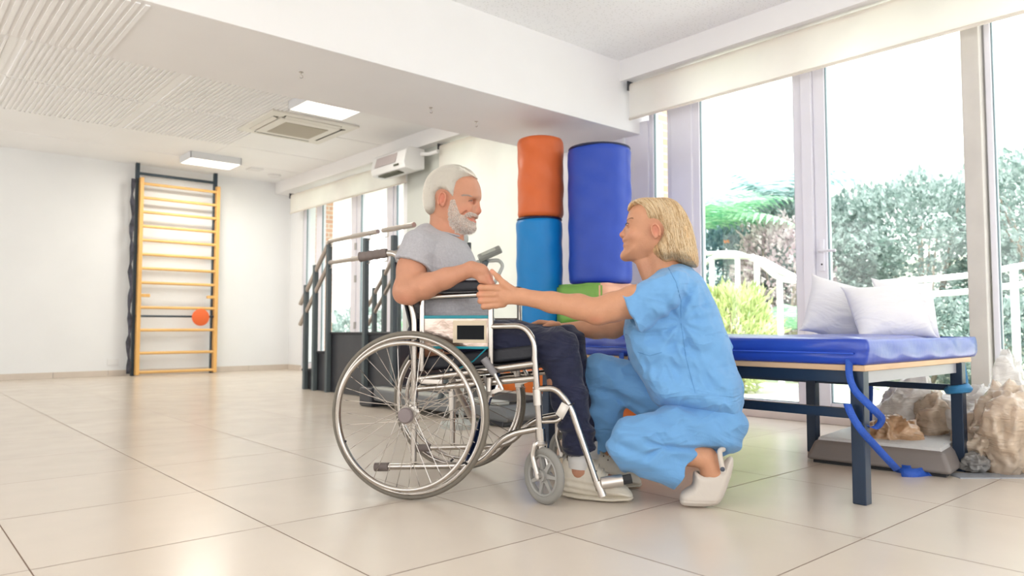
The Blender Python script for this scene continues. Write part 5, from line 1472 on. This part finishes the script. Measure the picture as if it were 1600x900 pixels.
child('beard', Vb, Fb, mat('grey_beard', (.50, .40, .34), rough=.8, var=.35, vscale=160), man)
# short beard hairs
sel = rh.choice(len(Vb), 5200); base = Vb[sel]; cen = np.array([.07, 0, 1.07]); nrm_ = base - cen; nrm_ /= np.linalg.norm(nrm_, axis=1, keepdims=True)
dd = nrm_ * .5 + np.array([.25, 0, -.8]) + rh.normal(size=base.shape) * .25
ln = np.stack([base + dd * .0045 * t for t in (0, .5, 1.0)], 1); Vs, Fs = strands(ln, .00045)
child('beard_hairs', Vs, Fs, mat('white_beard_hair', (.80, .76, .72), rough=.6), man, kind='stuff')
# eyebrows
for q in (-1, 1):
    l_ = []
    for i in range(170):
        t = rh.rand(); x = eye[0] + .014 - .034 * t + rh.normal() * .0012; z = eye[2] + .0155 + .004 * math.sin(t * 3) + rh.normal() * .0014
        y = G.surf(float(x), float(z), q)
        if y is None: continue
        b0 = np.array([x, y, z]); l_.append([b0, b0 + [-.003, q * .0022, .001], b0 + [-.008, q * .0022, .0005]])
    Vs, Fs = strands(l_, .0008); child('eyebrow', Vs, Fs, mat('grey_brow', (.42, .33, .28), rough=.8), man)
# ---- t-shirt
shirt_p = [tuple(P(u, v)[[0, 2]]) for u, v in [(672, 346), (700, 360), (722, 371), (734, 392), (743, 420), (751, 450), (762, 478), (772, 500), (768, 530), (700, 545), (660, 535), (654, 505), (646, 470), (640, 430), (640, 385), (650, 358)]]
def w_sh(x, z):
    t = np.clip((z - .60) / .36, 0, 1); return .158 + .030 * np.sin(t * PI * .75) - .055 * np.clip((z - .94) / .08, 0, 1) ** 1.3 + 0 * x
fold_s = lambda x, y, z: -.004 + .012 * np.abs(vnoise(x * .8 + z * .5, y * .6, z * .9 - x * .6, 18, 4)) + .008 * np.abs(vnoise(x * 1.4 + z * .3, y * .6, z * .7 - x * .6, 34, 8)) + .004 * np.sin((x * 38 + z * 60 + 7 * vnoise(x, y, z, 9, 2))) * np.clip((.82 - z) / .1, 0, 1)
GS = Grid(axis(-.20, .004, .22), axis(-.33, .0035, .33), axis(.54, .004, 1.08))
torso = Prof(shirt_p, w_sh, .10, wmax=.22, it=2)
GS.add(torso, 0, pad=.02)
def sleeve(sh_, el_, q, ch):
    hem = mix(sh_, el_, ch); ax_ = (el_ - sh_) / np.linalg.norm(el_ - sh_)
    return sh_, hem, ax_
for q, a_, b_ in ((-1, sh, el), (1, sh2, el2)):
    ax_ = (b_ - a_) / np.linalg.norm(b_ - a_); hem = a_ + (b_ - a_) * (.43 if q < 0 else .5)
    hn = ax_ + np.array([-.16, 0, 0]); far = hem + ax_ * .05
    inner = Cone(hem - ax_ * .030, far, .055, .066)
    sl = Cut(Cone(a_ + [.004, -q * .004, .006], far, .066, .080), [(hem, hn)], [inner])
    GS.add(Cone(P(684, 381), a_ + [0, 0, .010], .055, .053), .03)
    GS.add(sl, .018)
GS.disp(fold_s)
# neckline
nc = P(697, 362); GS.sub(Cone(P(690, 340), P(701, 368) + [.004, 0, 0], .058, .060), .006)
Vt, Ft = GS.mesh(1)
M_tee = mat('heather_grey_jersey', (.40, .39, .415), rough=.9, bump=.25, bscale=260, var=.07, vscale=120, sheen=.2, crease=.012, cscale=4.5)
tee = child('t_shirt', Vt, Ft, M_tee, man)
cq = []
for i in range(40):
    t = 2 * PI * i / 40; c0 = P(700, 366); cq.append(c0 + np.array([math.cos(t) * .058, math.sin(t) * .062, -.0135 * math.cos(t) + .0]))
mm = MB(); mm.tube(cq + [cq[0]], .0045, n=8, cap=False); mm.build('collar', M_tee, tee)
# ---- jeans
M_navyj = mat('navy_trousers', (.010, .013, .042), rough=.85, bump=.35, bscale=30, var=.15, vscale=10, sheen=.15, crease=.02, cscale=6)
GJ = Grid(axis(-.17, .005, .70), axis(-.24, .0045, .24), axis(.13, .005, .70))
GJ.add(Cone([-.02, -.08, .585], [-.02, .08, .585], .100, .100), .03)
for q, kn_, an_ in ((-1, kneeN, ankN), (1, kneeF, ankF)):
    h_ = np.array([.0, q * .09, .585])
    dn = (an_ - kn_) / np.linalg.norm(an_ - kn_)
    top_ = kn_ + [.012, 0, -.012]
    GJ.limb([(h_, .092), (mix(h_, top_, .55) + [0, 0, .003], .078), (top_, .074)], .03)
    hem = an_ + dn * .012
    inner = Cone(hem - dn * .03, hem + dn * .06, .046, .052)
    GJ.limb([(top_, .073), (mix(top_, an_, .45), .065)], .03)
    GJ.add(Cut(Cone(mix(top_, an_, .45), an_ + dn * .06, .065, .056), [(hem, dn + np.array([.25, 0, 0]))], [inner]), .02)
fold_j = lambda x, y, z: .008 * np.abs(vnoise(x * 1.2, y, z * 1.8, 22, 6)) + .006 * np.sin(z * 95 + 22 * x + 6 * vnoise(x, y, z, 12, 1)) * np.clip((.36 - z) / .12, 0, 1) + .004 * np.sin(x * 60 - z * 50 + 5 * vnoise(x, y, z, 10, 4)) * np.clip((x - .38) / .1, 0, 1)
GJ.disp(fold_j)
Vj, Fj = GJ.mesh(1); child('trousers', Vj, Fj, M_navyj, man)
# ---- sneakers
M_sneak = mat('white_leather', (.66, .60, .50), rough=.5, bump=.3, bscale=20, var=.07, vscale=14)
M_sole = mat('cream_sole', (.60, .54, .44), rough=.6, var=.06)
M_sock = mat('white_sock', (.70, .68, .66), rough=.9)
def sneaker(ank, q, yaw, flip, name='sneaker', Lg=.255):
    x0 = ank[0] - .072; y0 = ank[1]
    up = [(0, .012), (-.006, .06), (.0, .11), (.010, .146), (.045, .150), (.085, .164), (.106, .152), (.135, .120), (.175, .088), (.215, .068), (.245, .047), (.260, .024), (.250, .010)]
    pw = [(x0 + a, b) for a, b in up]
    wf = lambda x, z: (.031 + .014 * np.clip((x - x0 - .06) / .12, 0, 1) - .012 * np.clip((z - .07) / .05, 0, 1)) + 0 * x
    pr_ = Prof(pw, wf, .035, y0=y0, it=2, wmax=.06)
    g = Grid(axis(x0 - .02, .003, x0 + .28), axis(y0 - .06, .003, y0 + .06), axis(-.004, .003, .18))
    g.add(pr_, 0, pad=.01)
    g.sub(Cone([x0 + .048, y0, .145], [x0 + .058, y0, .19], .028, .032), .004)
    g.disp(lambda x, y, z: .0015 * np.sin(z * 260 + 30 * x) * (np.abs(z - .05) < .03) + .002 * vnoise(x, y, z, 60, 2))
    V_, F_ = g.mesh(1); 
    piv = np.array([x0 + .05, y0, 0]); Rz = rotz(yaw)
    def rot(V_): return (V_ - piv) @ Rz.T + piv
    o = child(name, rot(V_), F_, M_sneak, man)
    sole = Prof([(x0 - .006, .0), (x0 - .008, .024), (x0 + .06, .022), (x0 + .14, .020), (x0 + .22, .022), (x0 + .256, .024), (x0 + .262, .012), (x0 + .245, .0)], lambda x, z: .036 + .013 * np.clip((x - x0 - .05) / .12, 0, 1) + 0 * x, lambda x, z: .010 + .03 * np.clip((np.abs(x - x0 - .125) - .07) / .06, 0, 1), y0=y0, it=1, wmax=.06)
    g = Grid(axis(x0 - .02, .003, x0 + .28), axis(y0 - .06, .003, y0 + .06), axis(-.006, .002, .034)); g.add(sole, 0, pad=.01)
    V_, F_ = g.mesh(1); child('sole', rot(V_), F_, M_sole, o)
    mm = MB()
    for i in range(5):
        xx = x0 + .098 + .017 * i; zz = .154 - .0155 * i
        mm.tube([rot(np.array([xx, y0 - .022, zz - .012])), rot(np.array([xx + .004, y0 - .010, zz + .003])), rot(np.array([xx + .004, y0 + .010, zz + .003])), rot(np.array([xx, y0 + .022, zz - .012]))], .0028, n=6)
    mm.build('laces', M_sole, o)
    mm = MB()
    for i in range(5):
        for sg in (-1, 1): mm.lathe(rot(np.array([x0 + .098 + .017 * i, y0 + sg * .024, .136 - .0148 * i])), (0, sg, .5), [(.003, 0), (.003, .002)], n=8)
    mm.build('eyelet', mat('eyelet_brown', (.12, .09, .07), rough=.5), o)
    return o
s1 = sneaker(ankN, -1, -.04, 1); s2 = sneaker(ankF + [.03, 0, 0], 1, .03, 1)
for an_, dx in ((ankN, 0), (ankF, .03)):
    m = MB(); m.tube([an_ + [dx + 0, 0, .02], an_ + [dx - .006, 0, -.03], np.array([an_[0] + dx - .008, an_[1], .11])], [.041, .044, .040], n=20, fr=.02); m.build('sock', M_sock, man)
# ================================================================ KNEELING CAREGIVER (faces -x in the chair frame)
WC_ = (940, 290, 5.622)
wf_ = poly_px([(262, 188), (240, 232), (226, 280), (221, 318), (224, 345), (216, 365), (208, 400), (200, 440), (192, 462), (184, 480), (186, 494), (196, 506), (190, 522), (191, 540), (198, 556), (186, 580), (180, 606), (188, 636), (215, 655), (260, 660),
               (330, 655), (420, 625), (500, 590), (600, 570), (680, 520), (712, 440), (710, 330), (680, 235), (610, 170), (520, 135), (430, 125), (340, 140)], *WC_)
def w_wom(x, z):
    t = np.clip((z - .885) / .14, 0, 1); w = .047 + .025 * t ** .7
    f = np.clip((.80 - x) / .08, 0, 1); return w * (1 - .12 * f) + 0 * x
head_w = Prof(wf_, w_wom, .060, wmax=.09)
W = Grid(axis(.17, .0022, .31, .006, .69, .0022, .88, .005, 1.17), axis(-.31, .0025, .27), axis(-.004, .006, .68, .0022, 1.10))
W.add(head_w, 0)
bw = lambda u, v, y=0.0: pc(u, v, y, *WC_)
weye = P(982.5, 351.5, -.031); wchk = P(990, 368, -.036)
head_parts(W, -1, float(weye[0]), float(weye[2]), bw(232, 312) + [.006, 0, .004], bw(222, 365) + [.004, 0, 0], bw(168, 432) + [.0055, 0, .0], bw(196, 452) + [0, 0, 0], bw(205, 440), None, np.array([wchk[0] + .006, 0, wchk[2]]), None, fem=True)
W.add(Ell(bw(208, 622), (.017, .019, .016)), .02)
wm = bw(198, 509)
W.add(Cone(bw(202, 492) + [.003, -.014, 0], bw(202, 492) + [.003, .014, 0], .0062, .0062), .008)
W.add(Cone(bw(205, 527) + [.003, -.012, 0], bw(205, 527) + [.003, .012, 0], .0064, .0064), .008)
for q in (-1, 1): W.sub(Cone(wm + [-.004, 0, 0], wm + [.020, q * .024, .006], .0018, .0014), .002)
wear = P(1025, 361, -.074)
for q in (-1, 1): add_ear(W, np.array([wear[0], q * .071, wear[2]]), -1, q, .22, .90)
# neck
W.limb([(bw(500, 560), .050), (P(1036, 412), .047), (P(1048, 436), .056)], .03)
W.add(Cone(bw(330, 620) + [.0, 0, .01], P(1017, 436), .026, .032), .025)
# torso
W.limb([(P(1050, 440), .062), (P(1052, 480), .070), (P(1062, 540), .070), (P(1085, 600), .082), (P(1105, 645), .095)], .04, (0, 1, 0), .66)
wsh = P(1048, 452, -.155); wel = P(934, 487, -.215); wwr = P(815, 463.5, -.255)
for q in (-1, 1): W.add(Cone(P(1050, 445), np.array([wsh[0], q * .145, wsh[2]]), .040, .040), .03)
W.limb([(wsh + [0, .006, -.004], .042), (mix(wsh, wel, .5) + [0, 0, -.004], .056), (mix(wsh, wel, .8), .050), (wel, .0445)], .02)
W.limb([(wel, .0445), (mix(wel, wwr, .25) + [0, 0, .004], .0430), (mix(wel, wwr, .6) + [0, 0, .001], .0355), (wwr, .0285)], .02, (0, 1, 0), 1.12)
# near (left) hand holding his hand
pm = P(789, 463, -.262)
W.add(Cone(wwr, pm, .0275, .0300, (.1, 1, 0), 1.5), .015)
for i, (v0, v1, u1) in enumerate(((451, 449.5, 751), (459.5, 460.5, 749.5), (468, 470, 751), (475, 479, 756))):
    a = P(787, v0, -.262 + .003 * i); k1 = P(775, (v0 + v1) / 2, -.272 + .003 * i); b = P(u1, v1, -.268 + .003 * i); c = P(u1 - .5, v1 + .5, -.245); e = P(u1 + 12, v1 + 1, -.228)
    r = .0125 - .0005 * i
    W.limb([(a, r + .001), (k1, r + .0008), (b, r - .0008), (c, r - .0014), (e, r - .002)], .0045)
W.add(Cone(P(785, 452, -.262), P(785, 474, -.258), .0135, .0125), .010)
W.limb([(P(803, 455, -.262), .0165), (P(788, 444, -.272), .0125), (P(778, 433, -.274), .0098), (P(768.5, 423.5, -.268), .0080)], .008)
# far (right) arm, hand resting on his far thigh
wsh2 = np.array([wsh[0], .150, wsh[2]]); wel2 = P(958, 512, .175); wwr2 = P(882, 515, .150)
W.limb([(wsh2 + [0, -.006, -.004], .042), (mix(wsh2, wel2, .5), .050), (wel2, .042)], .02)
W.limb([(wel2, .041), (mix(wel2, wwr2, .35), .040), (wwr2, .027)], .02)
hm = P(862, 507, .13)
W.add(Cone(wwr2, hm, .0265, .027, (0, 0, 1), 1.6), .012)
for i in range(4):
    a = hm + np.array([-.008, -.030 + i * .018, .004]); W.limb([(a, .0105), (a + [-.038, -.002, .006], .0095), (a + [-.062, -.004, -.004], .0088), (a + [-.078, -.005, -.014], .008)], .004)
W.limb([(hm + [.03, -.022, 0], .013), (hm + [0, -.05, -.002], .010), (hm + [-.02, -.058, -.008], .0085)], .008)
# hips and legs
hN = P(1120, 668, -.085); kN = P(990, 690, -.175); aN = P(1104, 716, -.150)
hF = P(1110, 655, .085); kF = P(938, 580, .120); aF = P(946, 700, .125)
W.add(Cone([hN[0] - .01, -.06, hN[2] + .01], [hF[0] - .01, .06, hF[2]], .078, .078), .03)
W.limb([(hN + [-.01, .01, .0], .070), (mix(hN, kN, .5), .062), (kN, .050)], .02); W.limb([(kN, .050), (mix(kN, aN, .4) + [0, 0, -.004], .050), (aN, .034)], .02)
W.limb([(hF, .078), (mix(hF, kF, .5), .072), (kF, .052)], .02); W.limb([(kF, .050), (mix(kF, aF, .4), .050), (aF, .034)], .02)
toeN = P(1078, 776, -.150)
W.add(Cone(aN, P(1118, 738, -.15), .034, .033), .02); W.add(Cone(P(1112, 735, -.15), P(1092, 775, -.15), .032, .024), .02); W.add(Cone(P(1092, 775, -.15), toeN, .023, .016, (0, 1, 0), .7), .02)
W.add(Cone(aF, aF + [.01, 0, -.06], .034, .034), .02); W.add(Cone([aF[0], aF[1], .04], [aF[0] - .13, aF[1], .03], .030, .022), .02)
V, F = W.mesh(1)
woman = link('person', fast_mesh('body', V, F), M_skin, loc=tuple(CO), rz=TH,
             label='blonde woman in light blue scrubs squatting before the wheelchair, holding the mans hand', cat='person')
SW = (.56, .280, .165)
paint(woman.data, V, SW, [(wear, (.020, .03, .032), (.68, .24, .18), .6), (bw(185, 485), (.012, .022, .006), (.50, .10, .11), .9), (bw(192, 526), (.012, .020, .006), (.52, .12, .12), .9),
      (bw(165, 432), (.014, .018, .014), (.70, .26, .20), .6), (wchk, (.03, .03, .022), (.72, .32, .22), .6), (weye + [-.002, 0, .004], (.012, .018, .010), (.50, .24, .17), .5),
      (P(1010, 418), (.03, .06, .02), (.55, .24, .16), .4), (P(752, 462, -.26), (.012, .03, .04), (.72, .30, .20), .6), (P(768, 424, -.27), (.012, .03, .012), (.74, .32, .24), .6),
      (P(930, 500, -.25), (.03, .05, .012), (.60, .22, .14), .5)])
for q in (-1, 1):
    yy = W.surf(float(weye[0]) - .004, float(weye[2]), q)
    make_eye(woman, (float(weye[0]) - .0065, yy - q * .0020, float(weye[2])), -1, q, .0042, mat('iris_blue', (.10, .14, .18), rough=.1), W, mat('mascara', (.02, .015, .015), rough=.7), .1)
    l_ = []
    for i in range(170):
        t = rh.rand(); x = weye[0] - .010 + .028 * t + rh.normal() * .0006; z = weye[2] + .0175 + .005 * math.sin(t * 2.6) + rh.normal() * .0008
        y = W.surf(float(x), float(z), q)
        if y is None: continue
        b0 = np.array([x, y, z]); l_.append([b0, b0 + [.003, q * .0006, .0006], b0 + [.006, q * .0012, .0002]])
    Vs, Fs = strands(l_, .0007); child('eyebrow', Vs, Fs, mat('brown_brow', (.22, .12, .07), rough=.8), woman)
# ---- hair
w_hair = poly_px([(232, 238), (226, 196), (245, 152), (300, 122), (380, 108), (470, 110), (560, 106), (630, 122), (690, 165), (735, 235), (785, 330), (815, 430), (838, 560), (852, 690), (835, 722), (760, 712), (700, 695), (640, 672), (560, 690, -.09),
                  (510, 660, -.09), (470, 625, -.09), (440, 590, -.09), (425, 555, -.09), (450, 500, -.09), (490, 460, -.085), (515, 400, -.085), (490, 345, -.085), (450, 325, -.085), (410, 352, -.08), (378, 335, -.075), (352, 270, -.07), (343, 210, -.065), (320, 172, -.05), (285, 192, -.03)], *WC_)
wwid = lambda x, z: .082 + .018 * np.clip((.98 - z) / .10, 0, 1) - .018 * np.clip((.80 - x) / .06, 0, 1)
hair_w = Prof(w_hair, wwid, .045, wmax=.115)
GH = Grid(axis(.69, .0025, 1.02), axis(-.12, .0025, .12), axis(.80, .0025, 1.125))
GH.add(hair_w, 0, pad=.01)
GH.disp(lambda x, y, z: .005 * vnoise(x * 1.2 - z * .25, y * 1.2, z * .12, 120, 3) + .006 * vnoise(x * 1.0 - z * .2, y, z * .15, 45, 8))
Vh, Fh = GH.mesh(1)
M_bl = mat('blonde_hair', (.62, .40, .20), rough=.45, var=.28, vscale=55, stretch=(1.6, 1.6, .12), spec=.6)
child('hair', Vh, Fh, M_bl, woman)
M_bl2 = mat('blonde_strand', (.78, .58, .34), rough=.4, spec=.6); M_bl3 = mat('dark_blonde_strand', (.46, .28, .13), rough=.45)
M_bl4 = mat('pale_blonde_strand', (.88, .74, .52), rough=.4)
rw = np.random.RandomState(8)
def flow_w(x, z):
    # from the parting: swept back over the temple, then falling straight behind the ear
    f = np.clip((x - .78) / .07, 0, 1); top = np.clip((z - 1.04) / .06, 0, 1)
    return (1 - f) * 1.0 + f * (.22 + .5 * top), -(1 - f) * .75 - f * 1.0
hair_w2 = hair_w
for mm_, n_, rr_ in ((M_bl2, 5200, .0008), (M_bl3, 2600, .0008), (M_bl4, 2400, .0007)):
    L_ = surface_strands(hair_w, n_, .085, flow_w, .0045, rw, k=12, jitter=.10, inset=.002, slack=.003)
    Vs, Fs = strands(L_, rr_, .5); child('hair_strands', Vs, Fs, mm_, woman, kind='stuff')
# ---- scrub top
M_scrub = mat('light_blue_scrubs', (.15, .36, .66), rough=.8, bump=.1, bscale=200, var=.03, vscale=4, sheen=.15, crease=.018, cscale=3.8)
top_p = [tuple(P(u, v)[[0, 2]]) for u, v in [(1008, 438), (992, 452), (980, 480), (976, 510), (978, 540), (986, 570), (1004, 592), (1016, 622), (1034, 640), (1085, 640), (1135, 655), (1162, 648), (1160, 605), (1147, 560), (1132, 510), (1115, 465), (1095, 428), (1068, 412), (1040, 412)]]
def w_top(x, z):
    t = np.clip((z - .36) / .36, 0, 1); return .200 - .045 * np.clip(t * 3, 0, 1) + .005 * t - .030 * np.clip((z - .78) / .08, 0, 1) ** 1.3 + 0 * x
GT = Grid(axis(.66, .004, 1.20), axis(-.31, .0035, .27), axis(.29, .004, .88))
GT.add(Prof(top_p, w_top, .095, wmax=.2), 0, pad=.02)
for q, a_, b_ in ((-1, wsh, wel), (1, wsh2, wel2)):
    ax_ = (b_ - a_) / np.linalg.norm(b_ - a_)
    hem = P(984, 489, -.19) if q < 0 else a_ + ax_ * .15
    far = hem + ax_ * .06
    GT.add(Cone(P(1055, 440), a_ + [0, 0, .004], .060, .056), .03)
    inner = Cone(hem - ax_ * .05, far, .046, .068)
    down = hem + np.array([0.012, 0, -.018])
    c1 = Cone(a_ + [0, 0, .002], hem + ax_ * .05 + [.008, 0, -.012], .066, .083)
    GT.add(Cut(c1, [(hem, ax_ + np.array([-.12, 0, -.22]))], [inner]), .008)
apit = P(1064, 503, -.17)
def star_(x, y, z):
    r = np.sqrt((x - apit[0]) ** 2 + (z - apit[2]) ** 2); a = np.arctan2(z - apit[2], x - apit[0]) + .5 * vnoise(x, y, z, 10, 3)
    return .0055 * np.sin(a * 9) * np.exp(-((r - .09) / .06) ** 2) * (y < -.04)
fw = lambda x, y, z: star_(x, y, z) - .003 + .032 * np.abs(vnoise(x * .9 + z * .5, y * .8, z * .8 - x * .5, 13, 4)) + .018 * np.abs(vnoise(x * 1.2 + z * .6, y * .6, z * .6 - x * .8, 26, 14)) - .006 + .006 * np.sin(48 * (z + .55 * x) + 6 * vnoise(x, y, z, 7, 2)) * np.clip((.66 - z) / .15, 0, 1) + .004 * np.sin(70 * (x - .4 * z) + 5 * vnoise(x, y, z, 9, 7)) * np.clip((z - .60) / .1, 0, 1)
GT.disp(fw)
GT.sub(Cone(P(1026, 400), P(1028, 425), .058, .060), .006)
GT.sub(Cone(P(1010, 430) + [-.01, 0, .01], P(1006, 446) + [-.012, 0, 0], .030, .012), .006)
Vt, Ft = GT.mesh(2); top_o = child('scrub_top', Vt, Ft, M_scrub, woman)
# pocket and seams, laid on the cloth surface
def seam_on(Gd, pts, y0, r, par, name, m):
    l_ = []
    for (u0, v0), (u1, v1) in zip(pts[:-1], pts[1:]):
        for t in np.linspace(0, 1, 10, endpoint=False):
            q = P(u0 + (u1 - u0) * t, v0 + (v1 - v0) * t, y0); yy = Gd.surf(float(q[0]), float(q[2]), -1)
            if yy is not None:
                q = P(u0 + (u1 - u0) * t, v0 + (v1 - v0) * t, yy); yy2 = Gd.surf(float(q[0]), float(q[2]), -1)
                if yy2 is not None: l_.append(np.array([q[0], yy2 - .0004, q[2]]))
    if len(l_) > 3: mb = MB(); mb.tube(l_, r, n=6); mb.build(name, m, par)
M_seam = mat('scrub_seam', (.10, .27, .52), rough=.8)
seam_on(GT, [(1044, 418), (1056, 440), (1064, 470), (1064, 500)], -.15, .0014, top_o, 'armhole_seam', M_seam)
seam_on(GT, [(996, 550), (1015, 556), (1036, 550)], -.15, .0014, top_o, 'pocket_edge', M_seam)
seam_on(GT, [(1064, 505), (1072, 560), (1088, 620)], -.16, .0012, top_o, 'side_seam', M_seam)
# ---- scrub trousers
M_scrub2 = mat('light_blue_trousers', (.14, .34, .63), rough=.8, bump=.1, bscale=200, var=.03, vscale=4, sheen=.15, crease=.018, cscale=3.8)
GP = Grid(axis(.46, .004, 1.20), axis(-.30, .004, .24), axis(.03, .004, .60))
GP.add(Cone([hN[0] - .005, -.065, hN[2] + .005], [hF[0] - .005, .070, hF[2] + .01], .106, .106), .03)
GP.limb([(hN + [-.005, .012, .0], .102), (mix(hN, kN, .5) + [0, 0, -.002], .098), (P(1008, 690, -.17), .098), (P(990, 692, -.175), .086)], .03)
kd = P(1068, 735, -.155); sdv = kd - P(990, 704, -.172); sdv /= np.linalg.norm(sdv)
GP.add(Cut(Cone(P(990, 704, -.172), kd + sdv * .06, .086, .066), [(kd, sdv + np.array([0, 0, -.15]))], [Cone(kd - sdv * .03, kd + sdv * .07, .052, .062)]), .03)
GP.limb([(hF, .105), (mix(hF, kF, .5), .092), (kF + [.006, 0, -.006], .076)], .03)
dn = (aF - kF) / np.linalg.norm(aF - kF); hemF = aF + dn * .02
GP.limb([(kF + [.006, 0, -.006], .074), (mix(kF, aF, .5) + [.012, 0, 0], .072)], .03)
GP.add(Cut(Cone(mix(kF, aF, .5) + [.012, 0, 0], aF + dn * .06, .072, .066), [(hemF, dn)], [Cone(hemF - dn * .03, hemF + dn * .06, .052, .058)]), .03)
kneeC = P(1044, 697, -.22)
def fp_(x, y, z):
    r = np.sqrt((x - kneeC[0]) ** 2 + (z - kneeC[2]) ** 2)
    ang_ = np.arctan2(z - kneeC[2], kneeC[0] - x) + .35 * vnoise(x, y, z, 16, 3); star = .0075 * np.sin(ang_ * 11) * np.exp(-((r - .055) / .04) ** 2) * np.clip(1.3 - np.abs(ang_), 0, 1) * (y < -.08) + .016 * np.exp(-((z - kneeC[2] - .12 * (kneeC[0] - x)) / .010) ** 2) * np.clip((x - kneeC[0] + .05) / .05, 0, 1) * (y < -.1) * np.clip((1.09 - x) / .03, 0, 1)
    thigh = .005 * np.sin(55 * (z + .5 * x) + 6 * vnoise(x, y, z, 8, 3))
    return star + thigh - .002 + .022 * np.abs(vnoise(x * 1.0 + z * .7, y, z - x * .4, 20, 6))
GP.disp(fp_)
Vp, Fp = GP.mesh(1); child('scrub_trousers', Vp, Fp, M_scrub2, woman)
# ---- clog
M_clog = mat('beige_clog', (.60, .54, .48), rough=.6, bump=.1, bscale=60, var=.04)
cy0 = -.150
clog_p = [tuple(P(u, v, cy0)[[0, 2]]) for u, v in [(1068, 791), (1061, 783), (1063, 770), (1072, 762), (1082, 757), (1083, 742), (1084, 734), (1100, 738), (1122, 735), (1130, 722), (1140, 712), (1147, 716), (1144, 738), (1136, 762), (1128, 782), (1118, 791)]]
wc_f = lambda x, z: .046 - .010 * np.clip((x - .98) / .08, 0, 1) + 0 * x
GC = Grid(axis(.90, .003, 1.14), axis(cy0 - .06, .003, cy0 + .06), axis(-.008, .003, .20))
GC.add(Prof(clog_p, wc_f, .026, y0=cy0, wmax=.06), 0, pad=.01)
GC.sub(Cone(P(1103, 745, cy0), P(1105, 715, cy0), .030, .040), .004)
GC.disp(lambda x, y, z: .002 * np.abs(np.sin(z * 300)) * (z < .03))
Vc, Fc = GC.mesh(1); cl = child('clog', Vc, Fc, M_clog, woman)
mm = MB(); pv = P(1129, 733, -.193); tp = P(1124, 704, -.190)
mm.tube([P(1130, 738, -.196), pv + [0, -.004, 0], P(1126, 718, -.196), tp, P(1130, 702, -.16), P(1130, 702, -.14), P(1124, 704, -.112), P(1129, 733, -.108)], .0090, n=10, fr=.018)
mm.build('heel_strap', M_clog, cl)
mm = MB(); mm.lathe(P(1129, 733, -.203), (0, -1, 0), [(.008, 0), (.008, .003), (.005, .005)], n=16); mm.build('rivet', mat('clog_rivet', (.06, .07, .10), rough=.4), cl)
# far clog
GC = Grid(axis(aF[0] - .22, .004, aF[0] + .10), axis(aF[1] - .06, .004, aF[1] + .06), axis(-.006, .004, .12))
GC.add(Prof([(aF[0] + .06, 0), (aF[0] + .065, .06), (aF[0] + .04, .09), (aF[0] - .03, .085), (aF[0] - .10, .075), (aF[0] - .17, .05), (aF[0] - .19, .02), (aF[0] - .17, 0)], lambda x, z: .046 + 0 * x, .026, y0=aF[1], wmax=.06), 0, pad=.01)
Vc, Fc = GC.mesh(1); child('clog', Vc, Fc, M_clog, woman)
